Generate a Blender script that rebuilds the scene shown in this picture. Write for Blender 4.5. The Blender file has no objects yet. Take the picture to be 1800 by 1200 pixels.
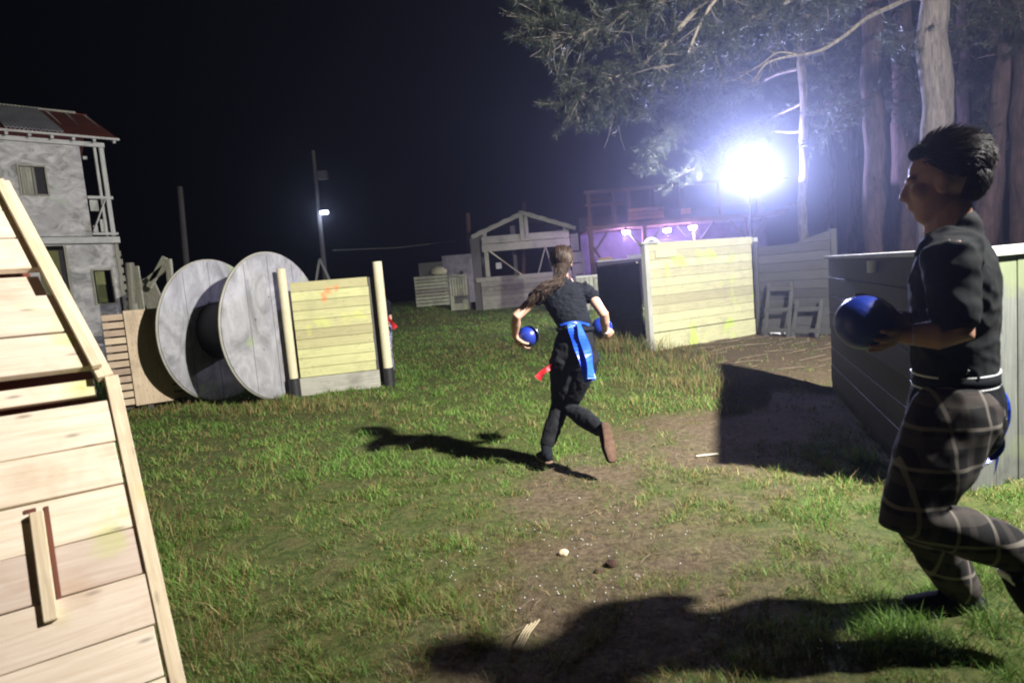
import bpy, bmesh, math, random
import numpy as np
from mathutils import Vector, Matrix, Quaternion, noise as mnoise
random.seed(7); rng = np.random.default_rng(11)
V = Vector; PI = math.pi
scene = bpy.context.scene
COL = scene.collection
# ------------------------------------------------------------------ camera
F = 1100.0; ROLL = .085; TH = math.atan(108/1100*math.cos(ROLL)); EYE = 1.4
fw = V((0, math.cos(TH), -math.sin(TH))); u0 = V((0, math.sin(TH), math.cos(TH))); r0 = V((1, 0, 0))
rt = r0*math.cos(ROLL) - u0*math.sin(ROLL); up = u0*math.cos(ROLL) + r0*math.sin(ROLL)
cam_d = bpy.data.cameras.new("camera"); cam = bpy.data.objects.new("camera", cam_d); COL.objects.link(cam)
m = Matrix((rt, up, -fw)).transposed().to_4x4(); m.translation = V((0, 0, EYE)); cam.matrix_world = m
cam_d.sensor_width = 36; cam_d.lens = F/1800*36; cam_d.clip_start = .05; cam_d.clip_end = 2000
cam_d.dof.use_dof = True; cam_d.dof.focus_distance = 5.2; cam_d.dof.aperture_fstop = 3.2
scene.camera = cam
# ------------------------------------------------------------------ night sky
w = bpy.data.worlds.new("World"); scene.world = w; w.use_nodes = True
bg = w.node_tree.nodes["Background"]; bg.inputs[0].default_value = (.45, .5, 1.0, 1); bg.inputs[1].default_value = .001
# ------------------------------------------------------------------ lamps
def lamp(name, kind, loc, energy, color, radius=.1, target=None, angle=150, blend=.3):
    d = bpy.data.lights.new(name, kind); d.energy = energy; d.color = color; d.shadow_soft_size = radius
    if kind == 'SPOT': d.spot_size = math.radians(angle); d.spot_blend = blend
    o = bpy.data.objects.new(name, d); o.location = loc; COL.objects.link(o)
    if target is not None: o.rotation_euler = (V(target)-V(loc)).to_track_quat('-Z', 'Y').to_euler()
    return o
KEY = V((4.2, 1.2, 4.6))
FLOOD = V((7.12, 18.0, 3.73))
lamp("field_floodlight", 'SPOT', KEY, 10300, (1, .96, .91), .10, (-3.5, 30, 0), 176, 1.0)
lamp("stand_floodlight", 'SPOT', FLOOD+V((-.05, -.06, -.10)), 11500, (.50, .57, 1.0), .04, (1.5, 0, 8.5), 74, 1.0)
lamp("added_flood_spill", 'POINT', FLOOD+V((0, -.12, -.05)), 2600, (.60, .56, 1.0), .04)  # extra point light added to brighten trunks and foliage near the floodlight
lamp("added_side_fill", 'SPOT', FLOOD+V((-.4, .1, 0)), 4600, (.95, .95, .92), .1, (-14, 26, 0), 136, .7)  # added fill towards hut and house; no second head is built
scene.view_settings.view_transform = 'Standard'; scene.view_settings.look = 'None'
scene.view_settings.exposure = 0; scene.view_settings.gamma = 1
cy = scene.cycles
cy.use_denoising = True; cy.max_bounces = 5; cy.diffuse_bounces = 3; cy.glossy_bounces = 2; cy.volume_bounces = 0
cy.transparent_max_bounces = 6; cy.filter_width = 2.0; cy.sample_clamp_indirect = 3
scene.render.engine = 'CYCLES'

# ------------------------------------------------------------------ measuring helpers (photo point + distance -> place)
def ray(px, py): return fw + rt*((px-900)/F) + up*((600-py)/F)
def P(px, py, Y):
    d = ray(px, py); return V((0, 0, EYE)) + d*(Y/d.y)
def G(px, py, z=0):
    d = ray(px, py); t = (z-EYE)/d.z; return V((d.x*t, d.y*t, z))
def ss(a, b, x):
    t = np.clip((x-a)/(b-a), 0, 1); return t*t*(3-2*t)
def vnoise(x, y, s=0):
    xi = np.floor(x).astype(np.int64); yi = np.floor(y).astype(np.int64); fx = x-xi; fy = y-yi
    def h(a, b):
        n = (a*374761393 + b*668265263 + s*974711) & 0x7fffffff
        n = ((n ^ (n >> 13))*1274126177) & 0x7fffffff
        return ((n ^ (n >> 16)) & 0xffff)/65535.0
    ux = fx*fx*(3-2*fx); uy = fy*fy*(3-2*fy)
    return (h(xi, yi)*(1-ux)+h(xi+1, yi)*ux)*(1-uy) + (h(xi, yi+1)*(1-ux)+h(xi+1, yi+1)*ux)*uy
def fbm(x, y, s=0):
    return .5*vnoise(x, y, s)+.27*vnoise(x*2.1+5, y*2.1, s+1)+.15*vnoise(x*4.3, y*4.3+9, s+2)+.08*vnoise(x*8.7, y*8.7, s+3)
def gh(x, y):
    x = np.asarray(x, float); y = np.asarray(y, float)
    z = .19*np.exp(-((x-1.5)**2+(y-1.85)**2)/1.7)
    z = z + .6*ss(20, 29, y)*ss(-1.5, -3.6, x)
    z = z + .05*(fbm(x*1.1, y*1.1, 4)-.5) + .03*(fbm(x*4.5, y*4.5, 8)-.5)
    return z
def ghf(x, y): return float(gh(np.array([x]), np.array([y]))[0])
# ------------------------------------------------------------------ materials
def newmat(name):
    mt = bpy.data.materials.new(name); mt.use_nodes = True
    nt = mt.node_tree; b = nt.nodes["Principled BSDF"]; return mt, nt, b
def N(nt, typ, **kw):
    n = nt.nodes.new(typ)
    for k, v in kw.items():
        if k.startswith('_'): setattr(n, k[1:], v)
        else: n.inputs[k.replace('__', ' ')].default_value = v
    return n
def mixc(nt, fac, a, b, mode='MIX'):
    n = nt.nodes.new('ShaderNodeMix'); n.data_type = 'RGBA'; n.blend_type = mode
    for i, v in ((0, fac), (6, a), (7, b)):
        if hasattr(v, 'is_linked') or hasattr(v, 'links'): nt.links.new(v, n.inputs[i])
        elif i == 0: n.inputs[0].default_value = v
        else: n.inputs[i].default_value = (*v, 1)
    return n.outputs[2]
def ramp(nt, src, a, b, va=0., vb=1.):
    n = nt.nodes.new('ShaderNodeMapRange'); n.inputs[1].default_value = a; n.inputs[2].default_value = b
    n.inputs[3].default_value = va; n.inputs[4].default_value = vb; nt.links.new(src, n.inputs[0]); return n.outputs[0]
def wood(name, c1, c2, splat=None, samt=.62, stain=(.07, .06, .05), stamt=.5, tone=.35, knots=.6, rough=.75, gs=1.0, spscale=2.6, splo=.60):
    mt, nt, b = newmat(name); L = nt.links
    tc = N(nt, 'ShaderNodeTexCoord'); mp = N(nt, 'ShaderNodeMapping'); mp.inputs['Scale'].default_value = (1.6*gs, 26*gs, 1)
    L.new(tc.outputs['UV'], mp.inputs[0])
    g = N(nt, 'ShaderNodeTexNoise', Scale=2.2, Detail=7., Roughness=.62, Distortion=.5); L.new(mp.outputs[0], g.inputs[0])
    c = mixc(nt, ramp(nt, g.outputs[0], .33, .68), c1, c2)
    geo = N(nt, 'ShaderNodeNewGeometry')
    hs = N(nt, 'ShaderNodeHueSaturation'); L.new(c, hs.inputs['Color'])
    L.new(ramp(nt, geo.outputs['Random Per Island'], 0, 1, 1-tone, 1+tone*.45), hs.inputs['Value'])
    L.new(ramp(nt, geo.outputs['Random Per Island'], 0, 1, .488, .512), hs.inputs['Hue'])
    c = hs.outputs[0]
    if knots > 0:
        mk = N(nt, 'ShaderNodeMapping'); mk.inputs['Scale'].default_value = (2.6, 9, 1); L.new(tc.outputs['UV'], mk.inputs[0])
        vo = N(nt, 'ShaderNodeTexVoronoi', Scale=1.); vo.voronoi_dimensions = '2D'; L.new(mk.outputs[0], vo.inputs['Vector'])
        c = mixc(nt, ramp(nt, vo.outputs['Distance'], .075, .02, 0, knots), c, tuple(v*.38 for v in c1))
    s = N(nt, 'ShaderNodeTexNoise', Scale=1.9, Detail=5., Roughness=.65); L.new(tc.outputs['Object'], s.inputs[0])
    c = mixc(nt, ramp(nt, s.outputs[0], .52, .72, 0, stamt), c, stain)
    if splat:
        s2 = N(nt, 'ShaderNodeTexNoise', Scale=spscale, Detail=3., Roughness=.55, Distortion=.4); L.new(tc.outputs['Object'], s2.inputs[0])
        c = mixc(nt, ramp(nt, s2.outputs[0], splo, splo+.08, 0, samt), c, splat)
    L.new(c, b.inputs['Base Color']); b.inputs['Roughness'].default_value = rough
    bu = N(nt, 'ShaderNodeBump', Strength=.35, Distance=.006); L.new(g.outputs[0], bu.inputs['Height']); L.new(bu.outputs[0], b.inputs['Normal'])
    return mt
def add_spots(mt, pts, col, amt=.75, dim=.06):
    nt = mt.node_tree; L = nt.links; b = nt.nodes['Principled BSDF']; src = b.inputs['Base Color'].links[0].from_socket
    tc = N(nt, 'ShaderNodeTexCoord'); nz = N(nt, 'ShaderNodeTexNoise', Scale=14., Detail=5., Roughness=.7); L.new(tc.outputs['Object'], nz.inputs[0])
    for (p, rad) in pts:
        d = nt.nodes.new('ShaderNodeVectorMath'); d.operation = 'DISTANCE'; L.new(tc.outputs['Object'], d.inputs[0]); d.inputs[1].default_value = tuple(p)
        a = N(nt, 'ShaderNodeMath', _operation='MULTIPLY_ADD'); L.new(nz.outputs[0], a.inputs[0]); a.inputs[1].default_value = rad*1.6; L.new(d.outputs['Value'], a.inputs[2])
        src = mixc(nt, ramp(nt, a.outputs[0], rad*1.75, rad*1.05, 0, amt), src, col)
    L.new(src, b.inputs['Base Color'])
def plain(name, c, rough=.6, metal=0., noise=.0, nscale=8., bump=0., spec=None, sss=0., sheen=0.):
    mt, nt, b = newmat(name); L = nt.links; b.inputs['Base Color'].default_value = (*c, 1)
    b.inputs['Roughness'].default_value = rough; b.inputs['Metallic'].default_value = metal
    if spec is not None: b.inputs['Specular IOR Level'].default_value = spec
    if sss: b.inputs['Subsurface Weight'].default_value = sss; b.inputs['Subsurface Radius'].default_value = (.02, .008, .004)
    if sheen: b.inputs['Sheen Weight'].default_value = sheen
    if noise or bump:
        tc = N(nt, 'ShaderNodeTexCoord'); g = N(nt, 'ShaderNodeTexNoise', Scale=nscale, Detail=6., Roughness=.6); L.new(tc.outputs['Object'], g.inputs[0])
        if noise: L.new(mixc(nt, ramp(nt, g.outputs[0], .35, .65), tuple(v*(1-noise) for v in c), tuple(min(1, v*(1+noise)) for v in c)), b.inputs['Base Color'])
        if bump:
            bu = N(nt, 'ShaderNodeBump', Strength=bump, Distance=.01); L.new(g.outputs[0], bu.inputs['Height']); L.new(bu.outputs[0], b.inputs['Normal'])
    return mt
def emis(name, c, s):
    mt, nt, b = newmat(name); b.inputs['Base Color'].default_value = (*c, 1)
    b.inputs['Emission Color'].default_value = (*c, 1); b.inputs['Emission Strength'].default_value = s; return mt
YG = (.50, .62, .10)
M = dict(
 fresh=wood('fresh_pine', (.88, .75, .61), (.72, .57, .43), YG, .75, (.50, .32, .19), .7, .2, .85, spscale=1.5, splo=.56),
 freshtrim=wood('trim_pine', (.80, .66, .48), (.60, .46, .31), (.5, .55, .15), .5, (.35, .23, .15), .5, .15, .5),
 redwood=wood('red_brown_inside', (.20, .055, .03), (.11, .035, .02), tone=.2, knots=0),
 treated=wood('treated_boards', (.56, .53, .27), (.42, .41, .20), (.55, .60, .16), .55, (.25, .25, .12), .4, .22, .6),
 kick=wood('grey_kickboard', (.42, .41, .35), (.28, .27, .22), None, .5, (.15, .14, .12), .6, .25, .5),
 fence=wood('pale_fence_boards', (.58, .56, .33), (.42, .41, .25), (.50, .66, .14), .8, (.30, .27, .20), .6, .22, .7, spscale=1.8),
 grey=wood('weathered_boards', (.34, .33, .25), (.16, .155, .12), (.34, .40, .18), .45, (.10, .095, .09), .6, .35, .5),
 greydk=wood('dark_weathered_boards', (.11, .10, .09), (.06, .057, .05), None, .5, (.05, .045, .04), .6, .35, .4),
 pallet=wood('pallet_boards', (.60, .47, .34), (.44, .33, .22), None, .5, (.18, .13, .09), .65, .3, .7),
 olive=wood('olive_boards', (.20, .21, .07), (.12, .13, .04), (.35, .42, .08), .7, (.05, .05, .03), .6, .2, .3),
 redtim=wood('red_brown_timber', (.13, .055, .035), (.08, .035, .022), None, .5, (.06, .04, .03), .5, .35, .3),
 pole=wood('pale_round_pole', (.70, .64, .45), (.56, .50, .32), None, .5, (.40, .36, .24), .5, .12, .4),
 rail=wood('grey_rail', (.46, .46, .41), (.30, .30, .27), None, .5, (.15, .14, .13), .5, .25, .4),
 black=plain('black_rubber_and_shade', (.018, .018, .02), .55),
 blackmetal=plain('dark_metal', (.04, .04, .045), .4, .6),
 white=plain('white_plastic', (.78, .80, .84), .4, noise=.08, nscale=5),
 retwall=wood('hazy_grey_boards', (.065, .065, .06), (.04, .04, .038), None, .5, (.05, .05, .05), .6, .3, .4),
 purple=plain('lilac_with_lamp_tint', (.085, .066, .105), .8, noise=.3, nscale=2),
 redroof=None)
def mottled(name, ca, cb, cc, splat=None, hor=3.0):
    mt, nt, b = newmat(name); L = nt.links
    tc = N(nt, 'ShaderNodeTexCoord'); mp = N(nt, 'ShaderNodeMapping'); mp.inputs['Scale'].default_value = (1, 1, hor); L.new(tc.outputs['Object'], mp.inputs[0])
    g = N(nt, 'ShaderNodeTexNoise', Scale=2.6, Detail=12., Roughness=.7, Distortion=1.2); L.new(mp.outputs[0], g.inputs[0])
    g2 = N(nt, 'ShaderNodeTexNoise', Scale=1.1, Detail=4., Roughness=.6); L.new(tc.outputs['Object'], g2.inputs[0])
    c = mixc(nt, ramp(nt, g.outputs[0], .38, .62), ca, cb); c = mixc(nt, ramp(nt, g2.outputs[0], .5, .68, 0, .8), c, cc)
    if splat:
        g3 = N(nt, 'ShaderNodeTexNoise', Scale=2.3, Detail=3.); L.new(tc.outputs['Object'], g3.inputs[0])
        c = mixc(nt, ramp(nt, g3.outputs[0], .63, .70, 0, .6), c, splat)
    L.new(c, b.inputs['Base Color']); b.inputs['Roughness'].default_value = .85
    bu = N(nt, 'ShaderNodeBump', Strength=.5, Distance=.01); L.new(g.outputs[0], bu.inputs['Height']); L.new(bu.outputs[0], b.inputs['Normal'])
    return mt
M['render'] = mottled('mottled_grey_wall', (.52, .51, .47), (.20, .20, .185), (.36, .35, .34), (.36, .42, .30), 1.5)
M['drum'] = mottled('reel_board', (.40, .40, .42), (.20, .20, .21), (.13, .13, .125), (.30, .40, .16), .6)
M['corr'] = mottled('rusty_roof_sheet', (.12, .03, .025), (.20, .05, .035), (.09, .035, .03))
M['corrgrey'] = mottled('grey_roof_sheet', (.36, .36, .38), (.25, .25, .27), (.2, .2, .21))
M['nearwall'] = wood('painted_grey_boards', (.105, .11, .097), (.060, .066, .060), (.12, .15, .06), .6, (.03, .03, .028), .8, .35, .6, spscale=2.2, splo=.55)

# ------------------------------------------------------------------ mesh builder
class MB:
    def __init__(s): s.v = []; s.f = []; s.uv = []
    def hexa(s, c, g=0):
        """8 corners indexed i+2j+4k; grain along axis g (0,1,2)"""
        n = len(s.v); s.v += [V(p) for p in c]
        ou, ov = random.random()*50, random.random()*50
        ax = [(c[1]-c[0]).length, (c[2]-c[0]).length, (c[4]-c[0]).length]
        o = [a for a in (0, 1, 2) if a != g]
        def uvof(i, flat):
            b = (i & 1, (i >> 1) & 1, (i >> 2) & 1)
            vv = [b[a]*ax[a] for a in o if a != flat]
            if flat == g: return (ou+b[o[0]]*ax[o[0]]*.1, ov+b[o[1]]*ax[o[1]])
            return (ou+b[g]*ax[g], ov+vv[0]+(3 if flat == o[0] else 0))
        for q, fl in (((0, 4, 6, 2), 0), ((1, 3, 7, 5), 0), ((0, 1, 5, 4), 1), ((2, 6, 7, 3), 1), ((0, 2, 3, 1), 2), ((4, 5, 7, 6), 2)):
            s.f.append([n+i for i in q]); s.uv.append([uvof(i, fl) for i in q])
    def vec(s, o, a, b, c, g=0):
        o, a, b, c = V(o), V(a), V(b), V(c)
        if a.cross(b).dot(c) < 0: o = o+c; c = -c
        s.hexa([o, o+a, o+b, o+a+b, o+c, o+a+c, o+b+c, o+a+b+c], g)
    def box(s, x0, x1, y0, y1, z0, z1, g=0):
        s.vec((x0, y0, z0), (x1-x0, 0, 0), (0, y1-y0, 0), (0, 0, z1-z0), g)
    def beam(s, p, q, w, h, upv=(0, 0, 1)):
        p, q = V(p), V(q); t = (q-p); u = V(upv)
        a = t.cross(u)
        if a.length < 1e-5: a = t.cross(V((0, 1, 0)))
        a.normalize(); b = a.cross(t).normalized()
        s.vec(p-a*w/2-b*h/2, t, a*w, b*h, 0)
    def tube(s, pts, rad, seg=10, cap=True):
        pts = [V(p) for p in pts]; n0 = len(s.v); ou = random.random()*50
        t = (pts[1]-pts[0]).normalized(); a = t.orthogonal().normalized(); L = 0
        for i, p in enumerate(pts):
            tt = (pts[min(i+1, len(pts)-1)]-pts[max(i-1, 0)]).normalized()
            a = (a-tt*a.dot(tt)).normalized(); b = tt.cross(a)
            r = rad[i] if isinstance(rad, (list, tuple)) else rad
            for k in range(seg):
                an = 2*PI*k/seg; s.v.append(p+a*math.cos(an)*r+b*math.sin(an)*r)
        Ls = [0]
        for i in range(1, len(pts)): Ls.append(Ls[-1]+(pts[i]-pts[i-1]).length)
        rr = rad[0] if isinstance(rad, (list, tuple)) else rad
        for i in range(len(pts)-1):
            for k in range(seg):
                k2 = (k+1) % seg
                s.f.append([n0+i*seg+k, n0+i*seg+k2, n0+(i+1)*seg+k2, n0+(i+1)*seg+k])
                c = 2*PI*rr/seg
                s.uv.append([(ou+Ls[i], k*c), (ou+Ls[i], (k+1)*c), (ou+Ls[i+1], (k+1)*c), (ou+Ls[i+1], k*c)])
        if cap:
            s.f.append([n0+k for k in range(seg)][::-1]); s.uv.append([(ou, .1*k) for k in range(seg)])
            e = n0+(len(pts)-1)*seg; s.f.append([e+k for k in range(seg)]); s.uv.append([(ou, .1*k) for k in range(seg)])
    def build(s, name, mat, parent=None, bevel=0., smooth=False, origin=None):
        me = bpy.data.meshes.new(name); o3 = V(origin) if origin is not None else V((0, 0, 0))
        me.from_pydata([tuple(p-o3) for p in s.v], [], s.f); me.validate(clean_customdata=False)
        if len(me.polygons) == len(s.uv):
            ul = me.uv_layers.new(name='UVMap'); ul.data.foreach_set('uv', [c for f in s.uv for q in f for c in q])
        if bevel:
            bm = bmesh.new(); bm.from_mesh(me)
            bmesh.ops.bevel(bm, geom=bm.edges[:], offset=bevel, segments=1, affect='EDGES', clamp_overlap=True)
            bm.to_mesh(me); bm.free()
        if smooth:
            for p in me.polygons: p.use_smooth = True
        me.materials.append(mat)
        ob = bpy.data.objects.new(name, me); COL.objects.link(ob)
        if origin is not None: ob.location = o3
        if parent: ob.parent = parent
        return ob
def tag(o, label=None, cat=None, group=None, kind=None):
    if label: o['label'] = label
    if cat: o['category'] = cat
    if group: o['group'] = group
    if kind: o['kind'] = kind
    return o
def thing(name, label, cat, loc=(0, 0, 0), rz=0, group=None):
    o = bpy.data.objects.new(name, None); COL.objects.link(o); o.empty_display_size = .1
    o.location = loc; o.rotation_euler = (0, 0, math.radians(rz)); return tag(o, label, cat, group)
def npmesh(name, verts, faces_loops, sizes, mat, attr=None, parent=None):
    me = bpy.data.meshes.new(name); me.vertices.add(len(verts)); me.vertices.foreach_set('co', verts.astype(np.float32).ravel())
    me.loops.add(len(faces_loops)); me.loops.foreach_set('vertex_index', faces_loops.astype(np.int32))
    me.polygons.add(len(sizes)); st = np.concatenate([[0], np.cumsum(sizes)[:-1]]).astype(np.int32)
    me.polygons.foreach_set('loop_start', st); me.update(calc_edges=True); me.validate(clean_customdata=False)
    if attr is not None:
        a = me.color_attributes.new('tone', 'FLOAT_COLOR', 'POINT'); a.data.foreach_set('color', attr.astype(np.float32).ravel())
    me.materials.append(mat); o = bpy.data.objects.new(name, me); COL.objects.link(o)
    if parent: o.parent = parent
    return o

# ================================================================== GROUND
path = [G(1460, 700), G(1250, 770), G(1110, 850), G(1050, 960), G(1010, 1080), G(930, 1300)]
path = np.array([(p.x, p.y) for p in path])
def seg_d(x, y):
    d = np.full(x.shape, 1e9)
    for (ax, ay), (bx, by) in zip(path[:-1], path[1:]):
        vx, vy = bx-ax, by-ay; t = np.clip(((x-ax)*vx+(y-ay)*vy)/(vx*vx+vy*vy), 0, 1)
        d = np.minimum(d, np.hypot(x-ax-t*vx, y-ay-t*vy))
    return d
def bare(x, y):
    n = fbm(x*2.3, y*2.3, 21); n2 = fbm(x*6, y*6, 31)
    n4 = fbm(x*1.3+7, y*1.3, 77); b = .92-.92*ss(.10, 1.0, seg_d(x, y)+(n-.5)*1.5+(n4-.5)*1.1)
    mul = ss(2.0, 2.9, x+(n-.5)*1.2)*ss(5.6, 7.2, y)*(1-ss(12, 14, y))          # mulch inside the barricades
    b2 = .75*(1-ss(.0, .9, np.hypot((x-.35)/1.2, (y-2.6)/1.1)-.2+(n-.5)))
    b = np.maximum.reduce([b, mul, b2]); return np.clip(b+(n2-.5)*1.0, 0, 1)
def ground():
    na, rs = 480, [0.0]
    # polar grid, finer straight ahead
    t = np.linspace(-1, 1, na, endpoint=False); ang = PI/2+PI*(0.45*t+.55*t**3)
    r = [.25]
    while r[-1] < 600: r.append(r[-1]*1.019)
    r = np.array(r); R, A = np.meshgrid(r, ang, indexing='ij'); X = R*np.cos(A); Y = R*np.sin(A); Z = gh(X, Y)*np.where(R > 60, 0, 1)
    v = np.stack([X, Y, Z], -1).reshape(-1, 3); nr = len(r)
    i, j = np.meshgrid(np.arange(nr-1), np.arange(na), indexing='ij'); j2 = (j+1) % na
    q = np.stack([i*na+j, (i+1)*na+j, (i+1)*na+j2, i*na+j2], -1).reshape(-1)
    v = np.vstack([v, [[0, 0, float(Z[0].mean())]]]); c = len(v)-1
    tri = np.stack([np.full(na, c), np.arange(na), (np.arange(na)+1) % na], -1).reshape(-1)
    loops = np.concatenate([q, tri]); sizes = np.concatenate([np.full((nr-1)*na, 4), np.full(na, 3)])
    at = np.zeros((len(v), 4)); at[:, 0] = bare(v[:, 0], v[:, 1]); at[:, 1] = fbm(v[:, 0]*.9, v[:, 1]*.9, 41); at[:, 3] = 1
    mt, nt, b = newmat('turf_and_soil'); L = nt.links
    ca = N(nt, 'ShaderNodeVertexColor'); ca.layer_name = 'tone'; sp = N(nt, 'ShaderNodeSeparateColor'); L.new(ca.outputs[0], sp.inputs[0])
    tc = N(nt, 'ShaderNodeTexCoord')
    n1 = N(nt, 'ShaderNodeTexNoise', Scale=22., Detail=8., Roughness=.7); L.new(tc.outputs['Object'], n1.inputs[0])
    n2 = N(nt, 'ShaderNodeTexNoise', Scale=5., Detail=6., Roughness=.65); L.new(tc.outputs['Object'], n2.inputs[0])
    n3 = N(nt, 'ShaderNodeTexNoise', Scale=90., Detail=4., Roughness=.7); L.new(tc.outputs['Object'], n3.inputs[0])
    soil = mixc(nt, ramp(nt, n1.outputs[0], .35, .68), (.055, .040, .025), (.17, .13, .082))
    soil = mixc(nt, ramp(nt, n3.outputs[0], .56, .70, 0, .6), soil, (.28, .22, .14))
    soil = mixc(nt, ramp(nt, n2.outputs[0], .55, .7, 0, .6), soil, (.075, .055, .03))
    turf = mixc(nt, ramp(nt, n1.outputs[0], .35, .65), (.030, .053, .014), (.105, .120, .036))
    turf = mixc(nt, ramp(nt, n2.outputs[0], .5, .68, 0, .7), turf, (.12, .105, .045))
    L.new(mixc(nt, sp.outputs[0], turf, soil), b.inputs['Base Color']); b.inputs['Roughness'].default_value = .95
    b.inputs['Specular IOR Level'].default_value = .15
    bu = N(nt, 'ShaderNodeBump', Strength=.8, Distance=.02); L.new(n1.outputs[0], bu.inputs['Height']); L.new(bu.outputs[0], b.inputs['Normal'])
    o = npmesh('ground', v, loops, sizes, mt, at); tag(o, kind='structure')
    for p in o.data.polygons: p.use_smooth = True
ground()
def blade_mat(name):
    mt, nt, b = newmat(name); L = nt.links
    ca = N(nt, 'ShaderNodeVertexColor'); ca.layer_name = 'tone'; L.new(ca.outputs[0], b.inputs['Base Color'])
    b.inputs['Roughness'].default_value = .55; b.inputs['Specular IOR Level'].default_value = .25
    tr = N(nt, 'ShaderNodeBsdfTranslucent'); L.new(ca.outputs[0], tr.inputs[0]); mx = N(nt, 'ShaderNodeMixShader', Fac=.25)
    L.new(b.outputs[0], mx.inputs[1]); L.new(tr.outputs[0], mx.inputs[2]); L.new(mx.outputs[0], nt.nodes['Material Output'].inputs[0]); return mt
MG = blade_mat('grass_blade')
def blades(name, x, y, ln, wd, lean, colr, kindl=None):
    n = len(x); z = gh(x, y)-.006; a = rng.uniform(0, 2*PI, n); fa = rng.uniform(0, 2*PI, n)
    dx, dy = np.cos(a), np.sin(a); sx, sy = np.cos(fa)*wd/2, np.sin(fa)*wd/2
    h = ln*np.sqrt(np.clip(1-lean**2, .05, 1)); k = lean*ln
    def pt(f, sc, bend): return np.stack([x+dx*k*bend+sx*sc, y+dy*k*bend+sy*sc, z+h*f], -1)
    A = pt(0, 1, 0); B = pt(0, -1, 0); C = pt(.6, -.75, .35); D = pt(.6, .75, .35); E = pt(1, 0, 1.0)
    v = np.stack([A, B, C, D, E], 1).reshape(-1, 3); b0 = np.arange(n)*5
    lp = np.stack([b0, b0+1, b0+2, b0+3, b0+3, b0+2, b0+4], -1).reshape(-1); sz = np.tile([4, 3], n)
    at = np.repeat(np.concatenate([colr, np.ones((n, 1))], 1), 5, axis=0)
    return npmesh(name, v, lp, sz, MG, at)
def pickcol(n, dry, bright):
    g1 = np.array([.058, .148, .024]); g2 = np.array([.175, .27, .058]); d = np.array([.34, .27, .11]); br = np.array([.17, .11, .05])
    t = rng.random((n, 1)); c = g1*(1-t)+g2*t; isd = (rng.random((n, 1)) < dry[:, None]); t2 = rng.random((n, 1))
    c = np.where(isd, d*t2+br*(1-t2), c); return c*bright[:, None]
def grass():
    n = 620000; r = 1.15*np.exp(rng.random(n)*math.log(40/1.15)); a = PI/2+rng.uniform(-.83, .83, n)
    x, y = r*np.cos(a), r*np.sin(a); bm_ = bare(x, y); cl = fbm(x*3.1, y*3.1, 51); c2 = fbm(x*.8, y*.8, 61); c3 = fbm(x*9, y*9, 65)
    keep = rng.random(n) < np.clip((1-bm_*.92), .10, 1)*np.clip(.25+3.4*(c3-.34), .06, 1)
    x, y, r, cl, c2, bm_, c3 = (q[keep] for q in (x, y, r, cl, c2, bm_, c3)); n = len(x)
    lng = (.014+.075*np.clip(cl-.30, 0, 1)*1.5+.10*np.clip(c3-.52, 0, 1)*2)*rng.uniform(.6, 1.5, n)*(1-.45*bm_)*np.where(r > 9, 1.25, 1)
    wd = rng.uniform(.0022, .0045, n)*np.clip(r/3.2, .8, 6)
    dry = np.clip(.15+.75*(c2-.42)+.45*bm_+.5*(.5-cl), .04, .85); bright = .45+.95*cl+.35*rng.random(n)
    tag(blades('grass', x, y, lng, wd, rng.uniform(.45, .97, n), pickcol(n, dry, bright)),
        'short uneven green grass with dry straw covering the field', 'grass', kind='stuff')
grass()
def tufts(name, spots, label):
    X, Y, Ls = [], [], []
    for (cx, cy, rad, num, hgt) in spots:
        k = rng.random(num)**.6*rad; a = rng.uniform(0, 2*PI, num); X.append(cx+k*np.cos(a)); Y.append(cy+k*np.sin(a)); Ls.append(hgt*rng.uniform(.35, 1.1, num))
    X, Y, Ls = map(np.concatenate, (X, Y, Ls)); n = len(X)
    o = blades(name, X, Y, Ls, rng.uniform(.002, .004, n)*np.clip(Y/3, 1, 3.2), rng.uniform(.1, .75, n), pickcol(n, np.full(n, .72), rng.uniform(.6, 1.15, n)))
    tag(o, label, 'grass', kind='stuff')
sp = []
for _ in range(70):
    px, py = random.uniform(1085, 1260), random.uniform(612, 690); g = G(px, py)
    sp.append((g.x, g.y, .30, 36, random.uniform(.07, .22)))
for _ in range(24):
    g = G(random.uniform(1060, 1150), random.uniform(600, 625)); sp.append((g.x, g.y, .3, 50, .36))
for _ in range(34):
    g = G(random.uniform(205, 700), random.uniform(700, 722) if _ < 20 else random.uniform(716, 735)); sp.append((g.x, g.y, .3, 70, random.uniform(.07, .17)))
tufts('tall_grass', sp, 'tall dry seeding grass at the foot of the pale fence')
sp = []
for _ in range(22):
    g = G(random.uniform(250, 420), random.uniform(880, 1180)); sp.append((g.x, g.y, .14, 26, random.uniform(.12, .30)))
for _ in range(7):
    g = G(random.uniform(440, 560), random.uniform(820, 900)); sp.append((g.x, g.y, .12, 22, random.uniform(.1, .2)))
tufts('dry_grass', sp, 'straw coloured grass stalks beside the plank bunker')
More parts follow.
